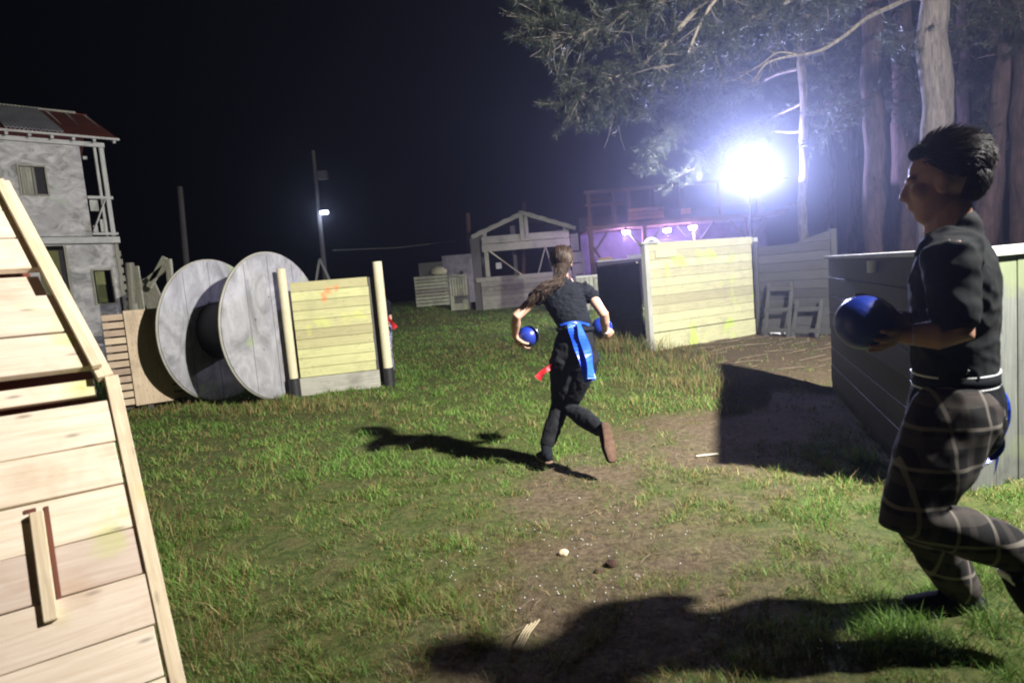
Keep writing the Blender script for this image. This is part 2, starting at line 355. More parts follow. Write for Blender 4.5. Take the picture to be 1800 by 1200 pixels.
# pellets, straw and small litter on the path
def pellets():
    mb = MB(); n = 0
    cents = [(1030, 900, 120, 60), (1010, 965, 110, 40), (980, 930, 90, 30), (1030, 1060, 90, 40), (1150, 940, 100, 50), (900, 1050, 120, 50), (820, 1010, 80, 40)]
    for _ in range(110):
        c = random.choice(cents); px, py = random.gauss(c[0], c[2]*.55), random.gauss(c[1], c[3]*.6)
        if py > 1190 or py < 830: continue
        g = G(px, py); r = random.uniform(.0028, .0042); z = ghf(g.x, g.y)+r*.9; k = len(mb.v); o = V((g.x, g.y, z))
        mb.v += [o+V(d)*r for d in ((1, 0, 0), (0, 1, 0), (-1, 0, 0), (0, -1, 0), (0, 0, 1), (0, 0, -1))]
        for q in ((0, 1, 4), (1, 2, 4), (2, 3, 4), (3, 0, 4), (1, 0, 5), (2, 1, 5), (3, 2, 5), (0, 3, 5)): mb.f.append([k+i for i in q]); mb.uv.append([(0, 0)]*3)
    tag(mb.build('pellets', plain('pellet_white', (.85, .87, .85), .3), smooth=True), 'tiny white pellets scattered over the bare soil path', 'pellets', kind='stuff')
    mb = MB()
    for _ in range(260):
        x, y = random.uniform(-.6, 1.9), random.uniform(2.0, 6.0)
        if random.random() > float(bare(np.array([x]), np.array([y]))[0]): continue
        a = random.uniform(0, PI); l = random.uniform(.02, .11); z = ghf(x, y)+.008
        p = V((x, y, z)); q = p+V((math.cos(a)*l, math.sin(a)*l, random.uniform(0, .012))); mb.tube([p, (p+q)/2+V((0, 0, .004)), q], .0016, 4)
    for _ in range(60):
        x, y = random.uniform(2.6, 5.4), random.uniform(7.2, 11.2); a = random.uniform(-.5, .5); l = random.uniform(.08, .5); z = ghf(x, y)+.015
        p = V((x, y, z)); mb.tube([p, p+V((math.cos(a)*l, math.sin(a)*l, .02))], .004, 4)
    tag(mb.build('straw_litter', plain('straw', (.20, .155, .10), .8, noise=.3)), 'loose straw and twigs lying on the soil', 'straw', kind='stuff')
pellets()
def rock(px, py, r, flat, mat, name, label, cat):
    g = G(px, py, .03); bm = bmesh.new(); bmesh.ops.create_icosphere(bm, subdivisions=3, radius=r)
    for v in bm.verts:
        n = mnoise.noise(v.co/r*1.3+V((px, 0, 0))); v.co *= 1+.28*n; v.co.z *= flat
    me = bpy.data.meshes.new(name); bm.to_mesh(me); bm.free(); me.materials.append(mat)
    for p in me.polygons: p.use_smooth = True
    o = bpy.data.objects.new(name, me); COL.objects.link(o); o.location = (g.x, g.y, ghf(g.x, g.y)+r*flat*.35); tag(o, label, cat)
MS = plain('tan_stone', (.62, .50, .33), .9, noise=.2, nscale=30, bump=.4); MD = plain('dark_clod', (.05, .025, .015), .95, noise=.4, nscale=40, bump=.6)
rock(990, 975, .026, .7, MS, 'stone', 'small pale tan stone on the bare soil path', 'stone')
rock(1076, 1002, .028, .75, MD, 'soil_clod', 'larger dark brown clod of earth on the path', 'clod')
rock(1052, 1014, .018, .6, MD, 'soil_clod', 'smaller dark clod just left of the larger brown clod', 'clod')
rock(1120, 1028, .016, .6, plain('grey_stone', (.20, .17, .13), .9), 'stone', 'tiny greyish pebble on the path below and right of the dark clod', 'stone')
mb = MB(); a, b_ = G(903, 1140, .05), G(937, 1098, .05)
for k in range(4):
    mb.tube([a+V((.01*k, 0, 0)), (a+b_)/2+V((.012*k-.01, .004*k, .01)), b_+V((.016*k-.02, .01*k, .004))], .003, 5)
tag(mb.build('straw_twig', plain('pale_straw', (.5, .42, .26), .8)), 'pale split straw twig lying on the soil in the foreground', 'twig')
# long pale twig near the grass tuft on the right
mb = MB(); a, b_ = G(1224, 801, .02), G(1262, 797, .02); mb.tube([a, b_], .006, 6); tag(mb.build('twig', plain('white_twig', (.6, .56, .45), .7)), 'short whitish stick on the soil near the black shadow', 'twig')
# white sheet litter by the return wall
g = G(1367, 589); mb = MB()
mb.v = [V((g.x-.16, g.y-.08, .03)), V((g.x+.12, g.y-.11, .04)), V((g.x+.17, g.y+.07, .03)), V((g.x-.10, g.y+.09, .05)), V((g.x, g.y, .075))]
mb.v += [p-V((0, 0, .012)) for p in mb.v]
mb.f = [[0, 1, 4], [1, 2, 4], [2, 3, 4], [3, 0, 4], [6, 5, 9], [7, 6, 9], [8, 7, 9], [5, 8, 9], [0, 5, 6, 1], [1, 6, 7, 2], [2, 7, 8, 3], [3, 8, 5, 0]]; mb.uv = [[(0, 0)]*len(f) for f in mb.f]
tag(mb.build('crumpled_sheet', M['white']), 'crumpled white sheet on the ground at the foot of the grey return wall', 'litter')

# ================================================================== NEAR PLANK BUNKER (left)
def near_bunker():
    a = math.radians(35); u = V((-math.cos(a), -math.sin(a), 0)); back = V((-math.sin(a), math.cos(a), 0))
    K = P(186, 682, 2.22); T = P(6, 338, 2.75); B = P(297, 1200, 1.86); B = K+(B-K)*((K.z+.05)/(K.z-B.z))
    base = V((B.x, B.y, 0)); t = thing('plank_bunker', 'big sloping bunker of fresh pale planks filling the left edge', 'bunker', base)
    O = base
    def panel(P0, P1, wd, name, mat, skip=()):
        """boards laid along u, stacked from P0 down to P1 (edge points)."""
        e = P1-P0; L = e.length; e.normalize(); n = u.cross(e).normalized()
        if n.y > 0: n = -n
        mb = MB(); s = 0; i = 0
        while s < L-.02:
            w_ = min(wd*random.uniform(.9, 1.12), L-s)
            if i not in skip:
                j = random.uniform(-.012, .01); o = P0+e*(s+.002)-O+u*j+n*random.uniform(-.003, .004)
                brk = None
                if random.random() < .45: brk = random.uniform(.5, 1.1)
                tilt = u*1.0+e*random.uniform(-.006, .006)
                if brk: mb.vec(o, tilt*brk, e*(w_-.004), n*.028, 0); mb.vec(o+tilt*(brk+.004), tilt*(1.9-brk), e*(w_-.004), n*.028, 0)
                else: mb.vec(o, tilt*1.9, e*(w_-.004), n*.028, 0)
            s += w_; i += 1
        return mb.build(name, mat, t, bevel=.0025), e, n
    random.seed(5)
    K0 = K+(B-K).normalized()*.055; _, e2, n2 = panel(K0, B, .15, 'lower_planks', M['fresh'])
    Ku = K+V((-.01, 0, .035)); ue = (Ku-T).normalized()
    e1 = ue; n1 = u.cross(e1).normalized()
    if n1.y > 0: n1 = -n1
    # upper face, with the missing boards of the photo
    L = (Ku-T).length; mb = MB()
    rows = [(0.01, .13, .0), (.14, .15, 0), (.295, .155, 0), (.455, .12, 1), (.58, .17, 0), (.755, .15, 0)]
    sc_ = (L-.04)/.905
    for (s, w_, hole) in rows:
        s *= sc_; w_ *= sc_; o = T+e1*s-O+u*random.uniform(-.004, .006)
        if hole: mb.vec(o-n1*.03+u*.03, u*.20, e1*w_, n1*.024, 0); mb.vec(o-n1*.03+u*.62, u*1.3, e1*w_, n1*.024, 0)
        else: mb.vec(o, u*1.9, e1*(w_-.005), n1*.028, 0)
    mb.build('upper_planks', M['fresh'], t, bevel=.0025)
    # backing inside, seen through the gaps
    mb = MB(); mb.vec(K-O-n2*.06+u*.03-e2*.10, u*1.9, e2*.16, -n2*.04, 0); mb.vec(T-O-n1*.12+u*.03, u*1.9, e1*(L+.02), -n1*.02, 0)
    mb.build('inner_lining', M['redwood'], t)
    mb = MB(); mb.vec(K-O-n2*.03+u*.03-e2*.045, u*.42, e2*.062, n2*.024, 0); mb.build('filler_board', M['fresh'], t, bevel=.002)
    # edge trims
    mb = MB(); mb.beam(T-O-e1*.05+n1*.012-u*.01, Ku-O+e1*.01+n1*.012-u*.01, .05, .028, n1); mb.beam(T-O-e1*.02+n1*.045+u*.004, Ku-O-e1*.02+n1*.045+u*.004, .032, .022, n1)
    mb.build('upper_edge_trim', M['freshtrim'], t, bevel=.002)
    mb = MB(); mb.beam(K-O-e2*.03+n2*.012-u*.022, B-O+n2*.012-u*.022, .042, .055, n2); mb.build('lower_edge_trim', M['freshtrim'], t, bevel=.002)
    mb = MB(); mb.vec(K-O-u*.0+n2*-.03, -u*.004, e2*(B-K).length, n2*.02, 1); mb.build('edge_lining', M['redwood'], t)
    # vertical batten handle with its slot
    h0, h1 = P(66, 905, 1.95), P(92, 1093, 1.80)
    def onface(p):
        d = (p-V((0, 0, EYE))); tt = ((K-V((0, 0, EYE))).dot(n2))/d.dot(n2); return V((0, 0, EYE))+d*tt
    def onup(p):
        d = (p-V((0, 0, EYE))); tt = ((T-V((0, 0, EYE))).dot(n1))/d.dot(n1); return V((0, 0, EYE))+d*tt
    up_pts = [(onup(P(150, 668, 2.2))-O, .095), (onup(P(70, 590, 2.3))-O, .03), (onup(P(50, 535, 2.4))-O, .03)]
    add_spots(M['fresh'], [(onface(P(185, 945, 1.9))-O, .085), (onface(P(120, 830, 1.9))-O, .03), (onface(P(215, 905, 1.9))-O, .04), (onface(P(30, 1120, 1.9))-O, .02)]+up_pts, (.50, .58, .12), .6)
    add_spots(M['fresh'], [(onface(P(60, 850, 1.9))-O, .10), (onface(P(140, 1040, 1.9))-O, .08), (onface(P(200, 800, 1.9))-O, .05)], (.52, .34, .20), .35)
    h0, h1 = onface(h0), onface(h1); hd = (h1-h0).normalized(); hs = hd.cross(n2).normalized()
    mb = MB(); mb.vec(h0-O-hs*.018+n2*.029, hd*(h1-h0).length, hs*.036, n2*.026, 0); mb.build('batten_handle', M['freshtrim'], t, bevel=.003)
    mb = MB(); mb.vec(h0-O-hs*.032+n2*.0285-hd*.015, hd*((h1-h0).length+.01), hs*.012, n2*.0015, 0)
    mb.vec(h0-O+hs*.0-hd*.018+n2*.0285, hs*.03, hd*.012, n2*.0015, 0); mb.vec(h1-O+hs*-.03-hd*.005+n2*.0285, hs*.06, hd*.008, n2*.0015, 0)
    mb.build('handle_slot', M['redwood'], t)
    # receding side and roof back so the bunker is a real volume
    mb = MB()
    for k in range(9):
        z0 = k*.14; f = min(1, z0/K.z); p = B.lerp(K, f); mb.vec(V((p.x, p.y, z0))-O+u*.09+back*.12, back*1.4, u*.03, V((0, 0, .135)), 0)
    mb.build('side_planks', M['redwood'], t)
near_bunker()

# ================================================================== PALLET behind left
def pallet_board():
    t = thing('pallet_screen', 'slatted wooden pallet standing on edge left of the cable reel', 'pallet', (-5.55, 8.56, 0), 30)
    mb = MB()
    for k in range(12): z = .12+k*.108; mb.box(.0, .31+random.uniform(-.01, .02), .0, .022, z, z+.084, 0)
    mb.build('slat_column', M['pallet'], t, bevel=.004)
    mb = MB()
    for k in range(5): z = .12+k*.108; mb.box(.70, .90, .0, .022, z, z+.084, 0)
    mb.build('slat_column', M['pallet'], t, bevel=.004)
    mb = MB(); mb.box(.26, .74, -.03, -.004, .10, 1.43, 2); mb.build('centre_panel', M['pallet'], t, bevel=.004)
    for x in (0, .40, .82): mb = MB(); mb.box(x, x+.07, .024, .11, 0, 1.42, 2); mb.build('bearer', M['greydk'], t)
    mb = MB(); mb.box(.0, .9, .112, .135, .05, 1.40, 0); mb.build('back_board', M['greydk'], t)
pallet_board()

# ================================================================== CABLE REEL
def reel():
    n = V((.945, -.33, 0)).normalized(); near = P(483, 568, 8.95); far = near-n*1.06
    t = thing('cable_reel', 'huge grey wooden cable reel on its rim with two round flanges', 'cable reel', (near.x, near.y, 0)); O = V((near.x, near.y, 0))
    up_ = V((0, 0, 1)); sd = n.cross(up_).normalized()
    def disc(c, R, th, name, mat, inner=0):
        mb = MB(); seg = 72; k0 = 0
        for side in (0, 1):
            for k in range(seg):
                a = 2*PI*k/seg; mb.v.append(c-O+n*(th/2*(1 if side else -1))+sd*math.cos(a)*R+up_*math.sin(a)*R)
        mb.f.append(list(range(seg))); mb.f.append(list(range(seg, 2*seg))[::-1])
        for k in range(seg): mb.f.append([k, (k+1) % seg, seg+(k+1) % seg, seg+k])
        mb.uv = [[(0, 0)]*len(f) for f in mb.f]
        return mb.build(name, mat, t, bevel=.0)
    for c, R in ((near, near.z*.965), (far, near.z*.96)):
        fl = disc(V((c.x, c.y, R)), R, .07, 'flange', M['drum'])
        mb = MB(); cc = V((c.x, c.y, R))-O
        mb.tube([cc+n*.0+sd*math.cos(2*PI*k/64)*(R+.001)+up_*math.sin(2*PI*k/64)*(R+.001) for k in range(65)], .018, 6, False)
        mb.build('rim', M['kick'], fl, smooth=True)
        mb = MB()
        for k in (-.45, .05, .5):   # board joints shown as thin battens across the face
            h = math.sqrt(max(.01, 1-k*k))*R; 
            mb.vec(cc+n*.036+sd*(k*R)-up_*h*.97, up_*h*1.94, sd*.006, n*.0015, 0)
        mb.build('board_seam', M['greydk'], fl)
        for k in range(6):
            bolts = MB(); a = 2*PI*k/6+.3; q = cc+n*.03+sd*math.cos(a)*R*.42+up_*math.sin(a)*R*.42; bolts.tube([q, q+n*.022], .018, 8)
            bolts.build('bolt', M['drum'], fl)
    mb = MB(); a = V((far.x, far.y, near.z*.96))-O; b = V((near.x, near.y, near.z*.96))-O
    mb.tube([a+n*.04, b-n*.04], .42, 40, False); mb.build('core', M['black'], t, smooth=True)  # core coloured black to deepen the shadow between the flanges
reel()

# ================================================================== BOARD WALL WITH ROUND POSTS
def board_wall():
    t = thing('board_barricade', 'short yellow-green board wall between two pale round posts', 'barricade', (-3.16, 8.91, 0), 13.6)
    mb = MB()
    z = .26
    for k in range(10):
        h = .137; mb.box(.09, 1.17+random.uniform(-.006, .006), .0, .03, z, z+h-.005, 0); z += h
    mb.build('plank_panel', M['treated'], t, bevel=.003)
    mb = MB(); mb.box(.06, 1.20, -.035, -.004, -.02, .255, 0); mb.build('kickboard', M['kick'], t, bevel=.004)
    mb = MB(); mb.box(.2, .26, .034, .1, 0, 1.6, 2); mb.box(1.02, 1.08, .034, .1, 0, 1.6, 2); mb.box(1.175, 1.30, .10, .125, .05, 1.62, 2); mb.build('batten_and_shade_strip', M['greydk'], t)  # third box is a dark strip standing in for the shaded recess
    for x, y, s in ((0.0, -.02, 0), (1.33, -.02, 1)):
        mb = MB(); mb.tube([(x, y, .0), (x, y, 1.83)], .068 if s else .06, 20); p = mb.build('post', M['pole'], t, smooth=False)
        mb = MB(); mb.tube([(x, y, -.03), (x, y, .27)], .082, 20); mb.build('base_sleeve', M['black'], p)
    add_spots(M['treated'], [((.60, 0, 1.47), .075), ((.72, 0, 1.50), .055), ((.54, 0, 1.36), .06), ((.53, 0, 1.42), .05)], (.75, .22, .07), .75)
board_wall()

# ================================================================== HOUSE (left, far)
def cells(mb, s0, s1, z0, z1, y0, y1, holes, g=0):
    xs = sorted({s0, s1, *[h[0] for h in holes], *[h[1] for h in holes]}); zs = sorted({z0, z1, *[h[2] for h in holes], *[h[3] for h in holes]})
    for a, b in zip(xs[:-1], xs[1:]):
        for c, d in zip(zs[:-1], zs[1:]):
            mx, mz = (a+b)/2, (c+d)/2
            if any(h[0] < mx < h[1] and h[2] < mz < h[3] for h in holes): continue
            mb.box(a, b, y0, y1, c, d, g)
def house():
    t = thing('two_storey_house', 'grey two-storey mock house with rusty sheet roof at far left', 'house', (-9.7, 16, 0), 45)
    mb = MB(); cells(mb, -4.6, -.06, 0, 3.14, .02, .14, [(-1.66, -1.13, 0, 3.12), (-.60, -.22, 1.68, 2.50)]); mb.build('lower_wall', M['render'], t)
    mb = MB(); cells(mb, -4.6, -.50, 3.34, 5.50, .0, .12, [(-1.75, -1.27, 4.32, 4.95), (-2.75, -2.12, 4.32, 4.95)]); mb.build('upper_wall', M['render'], t)
    mb = MB(); mb.box(-4.65, .07, -.05, 1.6, 3.16, 3.32, 0); mb.build('floor_band', M['rail'], t, bevel=.01)
    mb = MB(); mb.box(-4.65, .03, -.03, .06, 5.51, 5.62, 0); mb.box(-.14, -.03, 1.5, 1.6, 5.51, 5.6, 0); mb.build('top_plate', M['rail'], t, bevel=.01)
    for a in ((-.10, -.0, 3.34, 5.50), (-.22, -.16, 3.34, 5.50)):
        mb = MB(); mb.box(a[0], a[1], -.03, .05, a[2], a[3], 2); mb.build('corner_post', M['rail'], t, bevel=.008)
    mb = MB(); mb.box(-.06, .02, -.02, .1, 0, 3.14, 2)
    for k in range(14): mb.box(.022, .05+random.uniform(0, .04), .0, .1, .1+k*.21, .24+k*.21, 0)
    mb.build('corner_boards', M['grey'], t)
    # balcony rail: top rail, X boards, infill
    bl = MB(); bl.box(-.50, .05, -.06, .0, 4.24, 4.31, 0); b = bl.build('balcony_rail', M['rail'], t, bevel=.006); bl = MB(); bl.box(-.50, .05, -.06, .0, 3.36, 3.42, 0); bl.build('balcony_rail', M['rail'], t, bevel=.006)
    mb = MB(); mb.beam((-.48, -.03, 3.44), (-.14, -.03, 4.22), .03, .16, (0, 1, 0)); mb.box(-.46, -.28, .002, .02, 3.95, 4.22, 2); mb.box(-.30, -.16, .002, .02, 3.44, 3.75, 2); mb.box(-.46, -.36, .002, .02, 3.43, 3.6, 2)
    mb.build('infill_board', M['rail'], b, bevel=.004)
    # windows
    for (s0, s1) in ((-1.75, -1.27), (-2.75, -2.12)):
        f = MB(); f.box(s0-.04, s0, -.02, .03, 4.28, 4.99, 2); f.box(s1, s1+.04, -.02, .03, 4.28, 4.99, 2); f.box(s0, s1, -.02, .03, 4.95, 4.99, 0); f.box(s0, s1, -.02, .03, 4.28, 4.32, 0)
        wdw = f.build('window', M['grey'], t, bevel=.004)
        mb = MB(); n = 4
        for k in range(n): mb.box(s0+.02+k*(s1-s0)*.11, s0+.02+(k+.92)*(s1-s0)*.11, .03, .05, 4.33, 4.94, 2)
        mb.box(s0+(s1-s0)*.5, s0+(s1-s0)*.60, .02, .05, 4.33, 4.94, 2); mb.build('shutter', M['grey'], wdw)
    f = MB(); f.box(-.64, -.60, -.005, .04, 1.64, 2.54, 2); f.box(-.22, -.18, -.005, .04, 1.64, 2.54, 2); f.box(-.6, -.22, -.005, .04, 2.5, 2.54, 0); f.box(-.6, -.22, -.005, .04, 1.64, 1.68, 0)
    wdw = f.build('window', M['grey'], t); mb = MB(); mb.box(-.55, -.34, .10, .13, 1.70, 2.48, 2); mb.build('shutter', M['olive'], wdw)
    mb = MB(); mb.box(-1.62, -1.16, .5, .54, 0, 3.05, 2); d = mb.build('doorway_screen', M['olive'], t)
    mb = MB(); mb.box(-1.13, -1.07, -.01, .05, 0, 3.12, 2); mb.build('door_frame', M['grey'], t)
    # roof: front slope of corrugated sheets on rafters
    mb = MB(); z0, z1, dy = 5.68, 6.85, 2.3
    def sheet(sa, sb, name, mat, par=None, lift=0):
        mb = MB(); n = int((sb-sa)/.038); n = max(4, n); vs = []
        for j in (0, 1):
            for i in range(n+1):
                s = sa+(sb-sa)*i/n; y = -.38 if j == 0 else dy-.1; z = (z0+.0 if j == 0 else z1)+.02*math.cos(i*PI)+lift
                vs.append(V((s, y, z)))
        k = len(vs); vs += [v-V((0, 0, .012)) for v in vs]; mb.v = vs
        for i in range(n): mb.f.append([i, i+1, n+2+i, n+1+i]); mb.f.append([k+i+1, k+i, k+n+1+i, k+n+2+i]); mb.f.append([i+1, i, k+i, k+i+1])
        mb.uv = [[(0, 0)]*4 for f in mb.f]; return mb.build(name, mat, par or t)
    rf = sheet(-4.8, .26, 'roof', M['corr'])
    sheet(-1.95, -.85, 'patch_sheet', M['corrgrey'], rf, .045)
    mb = MB()
    for k in range(12):
        s = .18-k*.42; mb.beam((s, -.34, z0-.075), (s, dy-.2, z1-.075), .06, .09)
    mb.build('rafter', M['rail'], rf)
    mb = MB(); mb.beam((-4.8, -.40, z0-.035), (.28, -.40, z0-.035), .02, .05); mb.build('fascia', M['rail'], rf)
    mb = MB(); mb.beam((-4.8, dy-.06, z1+.03), (.0, dy-.06, z1+.03), .14, .05); mb.build('ridge_cap', M['grey'], rf)
    # rear wall and side wall so the house is solid
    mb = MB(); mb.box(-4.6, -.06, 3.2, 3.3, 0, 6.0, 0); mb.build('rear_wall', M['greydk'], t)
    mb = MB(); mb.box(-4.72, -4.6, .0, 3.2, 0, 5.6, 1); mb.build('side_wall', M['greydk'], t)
    mb = MB(); mb.box(-4.6, -.5, .125, .14, 3.34, 5.5, 0); 
    mb = MB(); mb.beam((-4.7, dy-.0, z1-.0), (-4.7, 3.4, 5.7), .05, .05); mb.vec((-4.8, dy-.1, z1), (5.06, 0, 0), (0, 1.4, -1.1), (0, 0, .02), 0); mb.build('rear_roof', M['corr'], t)
house()

# ================================================================== DISTANT POLES, CABLE, LIT LAMP
def poles():
    b = P(572, 500, 33); z0 = ghf(b.x, b.y)
    t = thing('lamp_pole', 'tall thin pole with small lit lamp and splayed braces at its foot', 'lamp pole', (b.x, b.y, z0))
    top = P(550, 265, 33)-V((b.x, b.y, z0)); mb = MB(); mb.tube([(0, 0, 0), (top.x*.5, 0, top.z*.5), tuple(top)], [.15, .12, .09], 10); mb.build('pole', M['greydk'], t)
    q = P(563, 455, 33)-V((b.x, b.y, z0))
    for dx in (-.75, .95):
        mb = MB(); mb.beam(q+V((0, -.12, 0)), (q.x+dx, -.12, 0), .10, .10); mb.build('brace', M['rail'], t)
    bx = P(561, 308, 33)-V((b.x, b.y, z0)); mb = MB(); mb.box(bx.x-.05, bx.x+.45, -.2, .1, bx.z-.25, bx.z+.2); mb.build('junction_box', M['greydk'], t, bevel=.02)
    lp = P(570, 374, 32.7)-V((b.x, b.y, z0))
    mb = MB(); mb.beam(V((lp.x-.45, 0, lp.z+.05)), lp+V((0, .05, .05)), .05, .05); mb.build('lamp_arm', M['blackmetal'], t)
    mb = MB(); mb.box(lp.x-.2, lp.x+.2, lp.y-.08, lp.y+.12, lp.z+.09, lp.z+.16); h = mb.build('lamp_head', M['blackmetal'], t, bevel=.01)
    mb = MB(); mb.box(lp.x-.19, lp.x+.19, lp.y-.1, lp.y+.1, lp.z-.06, lp.z+.085); mb.build('lens', emis('cool_lamp', (.7, .8, 1), 30), h, bevel=.03)
    lamp('pole_lamp_light', 'POINT', V((b.x, b.y, z0))+lp+V((0, -.3, -.15)), 90, (.6, .7, 1), .1)
    b = P(330, 520, 30); z0 = ghf(b.x, b.y); top = P(316, 328, 30)
    mb = MB(); mb.tube([(b.x, b.y, z0), ((b.x+top.x)/2, b.y, (z0+top.z)/2), tuple(top)], [.16, .14, .12], 10)
    tag(mb.build('wooden_pole', M['greydk'], origin=(b.x, b.y, z0)), 'dim bare wooden pole standing behind the reel, without lamp', 'pole')
    a, c = P(585, 440, 34), P(800, 424, 36); mb = MB(); mb.tube([a, (a+c)/2-V((0, 0, .12)), c], .035, 6)
    tag(mb.build('overhead_cable', M['greydk'], origin=a), 'pale thin cable running from the lamp pole towards the hut', 'cable')
poles()

# ================================================================== DEBRIS behind the reel
def debris():
    o = P(250, 545, 14); O = V((o.x, o.y, 0))
    t = thing('timber_heap', 'dim heap of leaning boards and logs between house and reel', 'timber heap', O)
    L = lambda px, py, y=14: P(px, py, y)-O
    mb = MB(); mb.beam(L(245, 560), L(232, 468), .3, .05, (0, 1, 0)); mb.beam(L(285, 560, 14.3), L(252, 490, 14.3), .42, .05, (0, 1, 0)); mb.build('leaning_board', M['grey'], t, bevel=.01)
    mb = MB(); mb.beam(L(262, 492), L(300, 462), .08, .14); mb.beam(L(262, 505), L(290, 452), .08, .12); mb.beam(L(296, 455), L(302, 520), .1, .12); mb.build('crossed_timber', M['grey'], t, bevel=.01)
    mb = MB()
    for k in range(4): mb.box(-.75, .9, .0, .04, .45+k*.22, .62+k*.22, 0)
    mb.build('low_boards', M['greydk'], t, bevel=.01)
    mb = MB(); mb.tube([L(232, 560, 13.8)-V((0, 0, .6)), L(228, 462, 13.8)], .09, 10); mb.build('log', M['grey'], t)
    mb = MB(); mb.tube([(-.6, .6, -.0), (-.6, .6, .9)], .12, 10); mb.build('support_log', M['greydk'], t); mb = MB(); mb.tube([(.6, .6, 0), (.6, .6, .8)], .12, 10); mb.build('support_log', M['greydk'], t)
debris()

# ================================================================== BARRIERS left of hut
def barriers():
    Y = 27.5
    def at_(px, py, Y=Y): return P(px, py, Y)
    a, b = at_(727, 487), at_(786, 483); z0 = ghf(a.x, a.y)
    t = thing('slatted_pallet', 'pale slatted pallet standing upright left of the hut', 'pallet', (a.x, a.y, z0), 0)
    W = b.x-a.x; H = a.z-z0; mb = MB(); n = 9
    for k in range(n): mb.box(0, W, 0, .04, H*k/n+.02, H*(k+.78)/n+.02, 0)
    mb.build('slats', M['grey'], t, bevel=.006); t.children[-1].name = 'slat_rows'
    mb = MB()
    for x in (.02, W/2, W-.12): mb.box(x, x+.1, .042, .16, 0, H, 2)
    mb.build('bearer', M['greydk'], t)
    p = at_(772, 480); mb = MB(); mb.tube([(p.x-.55, a.y+.3, z0), (p.x-.5, a.y+.3, p.z-.05)], .0, 3) if 0 else None
    # sack-like pale block on top of/behind the pallet
    bm = bmesh.new(); bmesh.ops.create_icosphere(bm, subdivisions=3, radius=1)
    for v in bm.verts: v.co = V((v.co.x*.40, v.co.y*.28, max(-.5, v.co.z)*.24))*(1+.12*mnoise.noise(v.co*2))
    me = bpy.data.meshes.new('sandbag'); bm.to_mesh(me); bm.free(); me.materials.append(plain('sack_cloth', (.34, .32, .22), .9, noise=.2))
    for q in me.polygons: q.use_smooth = True
    s = bpy.data.objects.new('sandbag', me); COL.objects.link(s); s.location = (at_(770, 483).x, a.y+.08, a.z+.13); tag(s, 'pale lumpy sack resting on top of the slatted pallet', 'sack')
    a, b = at_(788, 486, 27.6), at_(834, 482, 27.6); z0 = ghf(a.x, a.y)
    t = thing('upright_crate', 'grey crate of vertical boards with a round hole between pallet and hut', 'crate', (a.x, a.y, z0), 0)
    W = b.x-a.x-.35; H = a.z-z0; mb = MB(); n = 7
    for k in range(n): mb.box(W*k/n+.01, W*(k+.9)/n, 0, .05, H*.42, H*.98, 2)
    mb.box(0, W, 0, .05, H*.96, H*1.03, 0); mb.box(0, W*.22, 0, .05, 0, H*.42, 2); mb.box(W*.66, W*.98, 0, .05, 0, H*.3, 2); mb.box(W*.22, W*.66, 0, .05, 0, H*.2, 0); mb.build('front_boards', M['grey'], t, bevel=.006)
    mb = MB(); mb.box(0, W, .9, .95, 0, H*.9, 0); mb.box(-.01, .05, .06, .9, 0, H*.9, 1); mb.build('rear_boards', M['greydk'], t)
    for (x0, x1, yt, yb, Y, nm, lb, mt, g2) in ((735, 778, 463, 500, 30.0, 'dark_screen', 'dark grey board screen standing behind the slatted pallet', 'greydk', 0), (776, 828, 450, 500, 30.5, 'lilac_screen', 'tall greyish lilac board screen with dents left of the hut', 'purple', 0)):
        a, b = P(x0, yt, Y), P(x1, yt-4, Y); z0 = ghf(a.x, a.y)
        t = thing(nm.replace('dark_', 'board_').replace('lilac_', 'board_'), lb, 'screen', (a.x, a.y, z0)); W = b.x-a.x; H = a.z-z0
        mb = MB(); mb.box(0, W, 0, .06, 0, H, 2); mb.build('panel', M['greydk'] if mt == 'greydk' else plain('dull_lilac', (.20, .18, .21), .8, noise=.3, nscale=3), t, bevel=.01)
        mb = MB(); mb.box(.05, .15, .062, .16, 0, H*.97, 2); mb.box(W-.15, W-.05, .062, .16, 0, H*.97, 2); mb.build('stay', M['greydk'], t)
        if g2 == 0 and mt == 'purple':
            mb = MB(); mb.tube([(W*.35, -.03, H*.55), (W*.35, .0, H*.55)], .13, 14); mb.build('tin_disc', M['rail'], t)
            mb = MB(); mb.tube([(W*.62, -.02, H*.62), (W*.62, .0, H*.62)], .1, 14); mb.build('hole_patch', M['black'], t)
barriers()

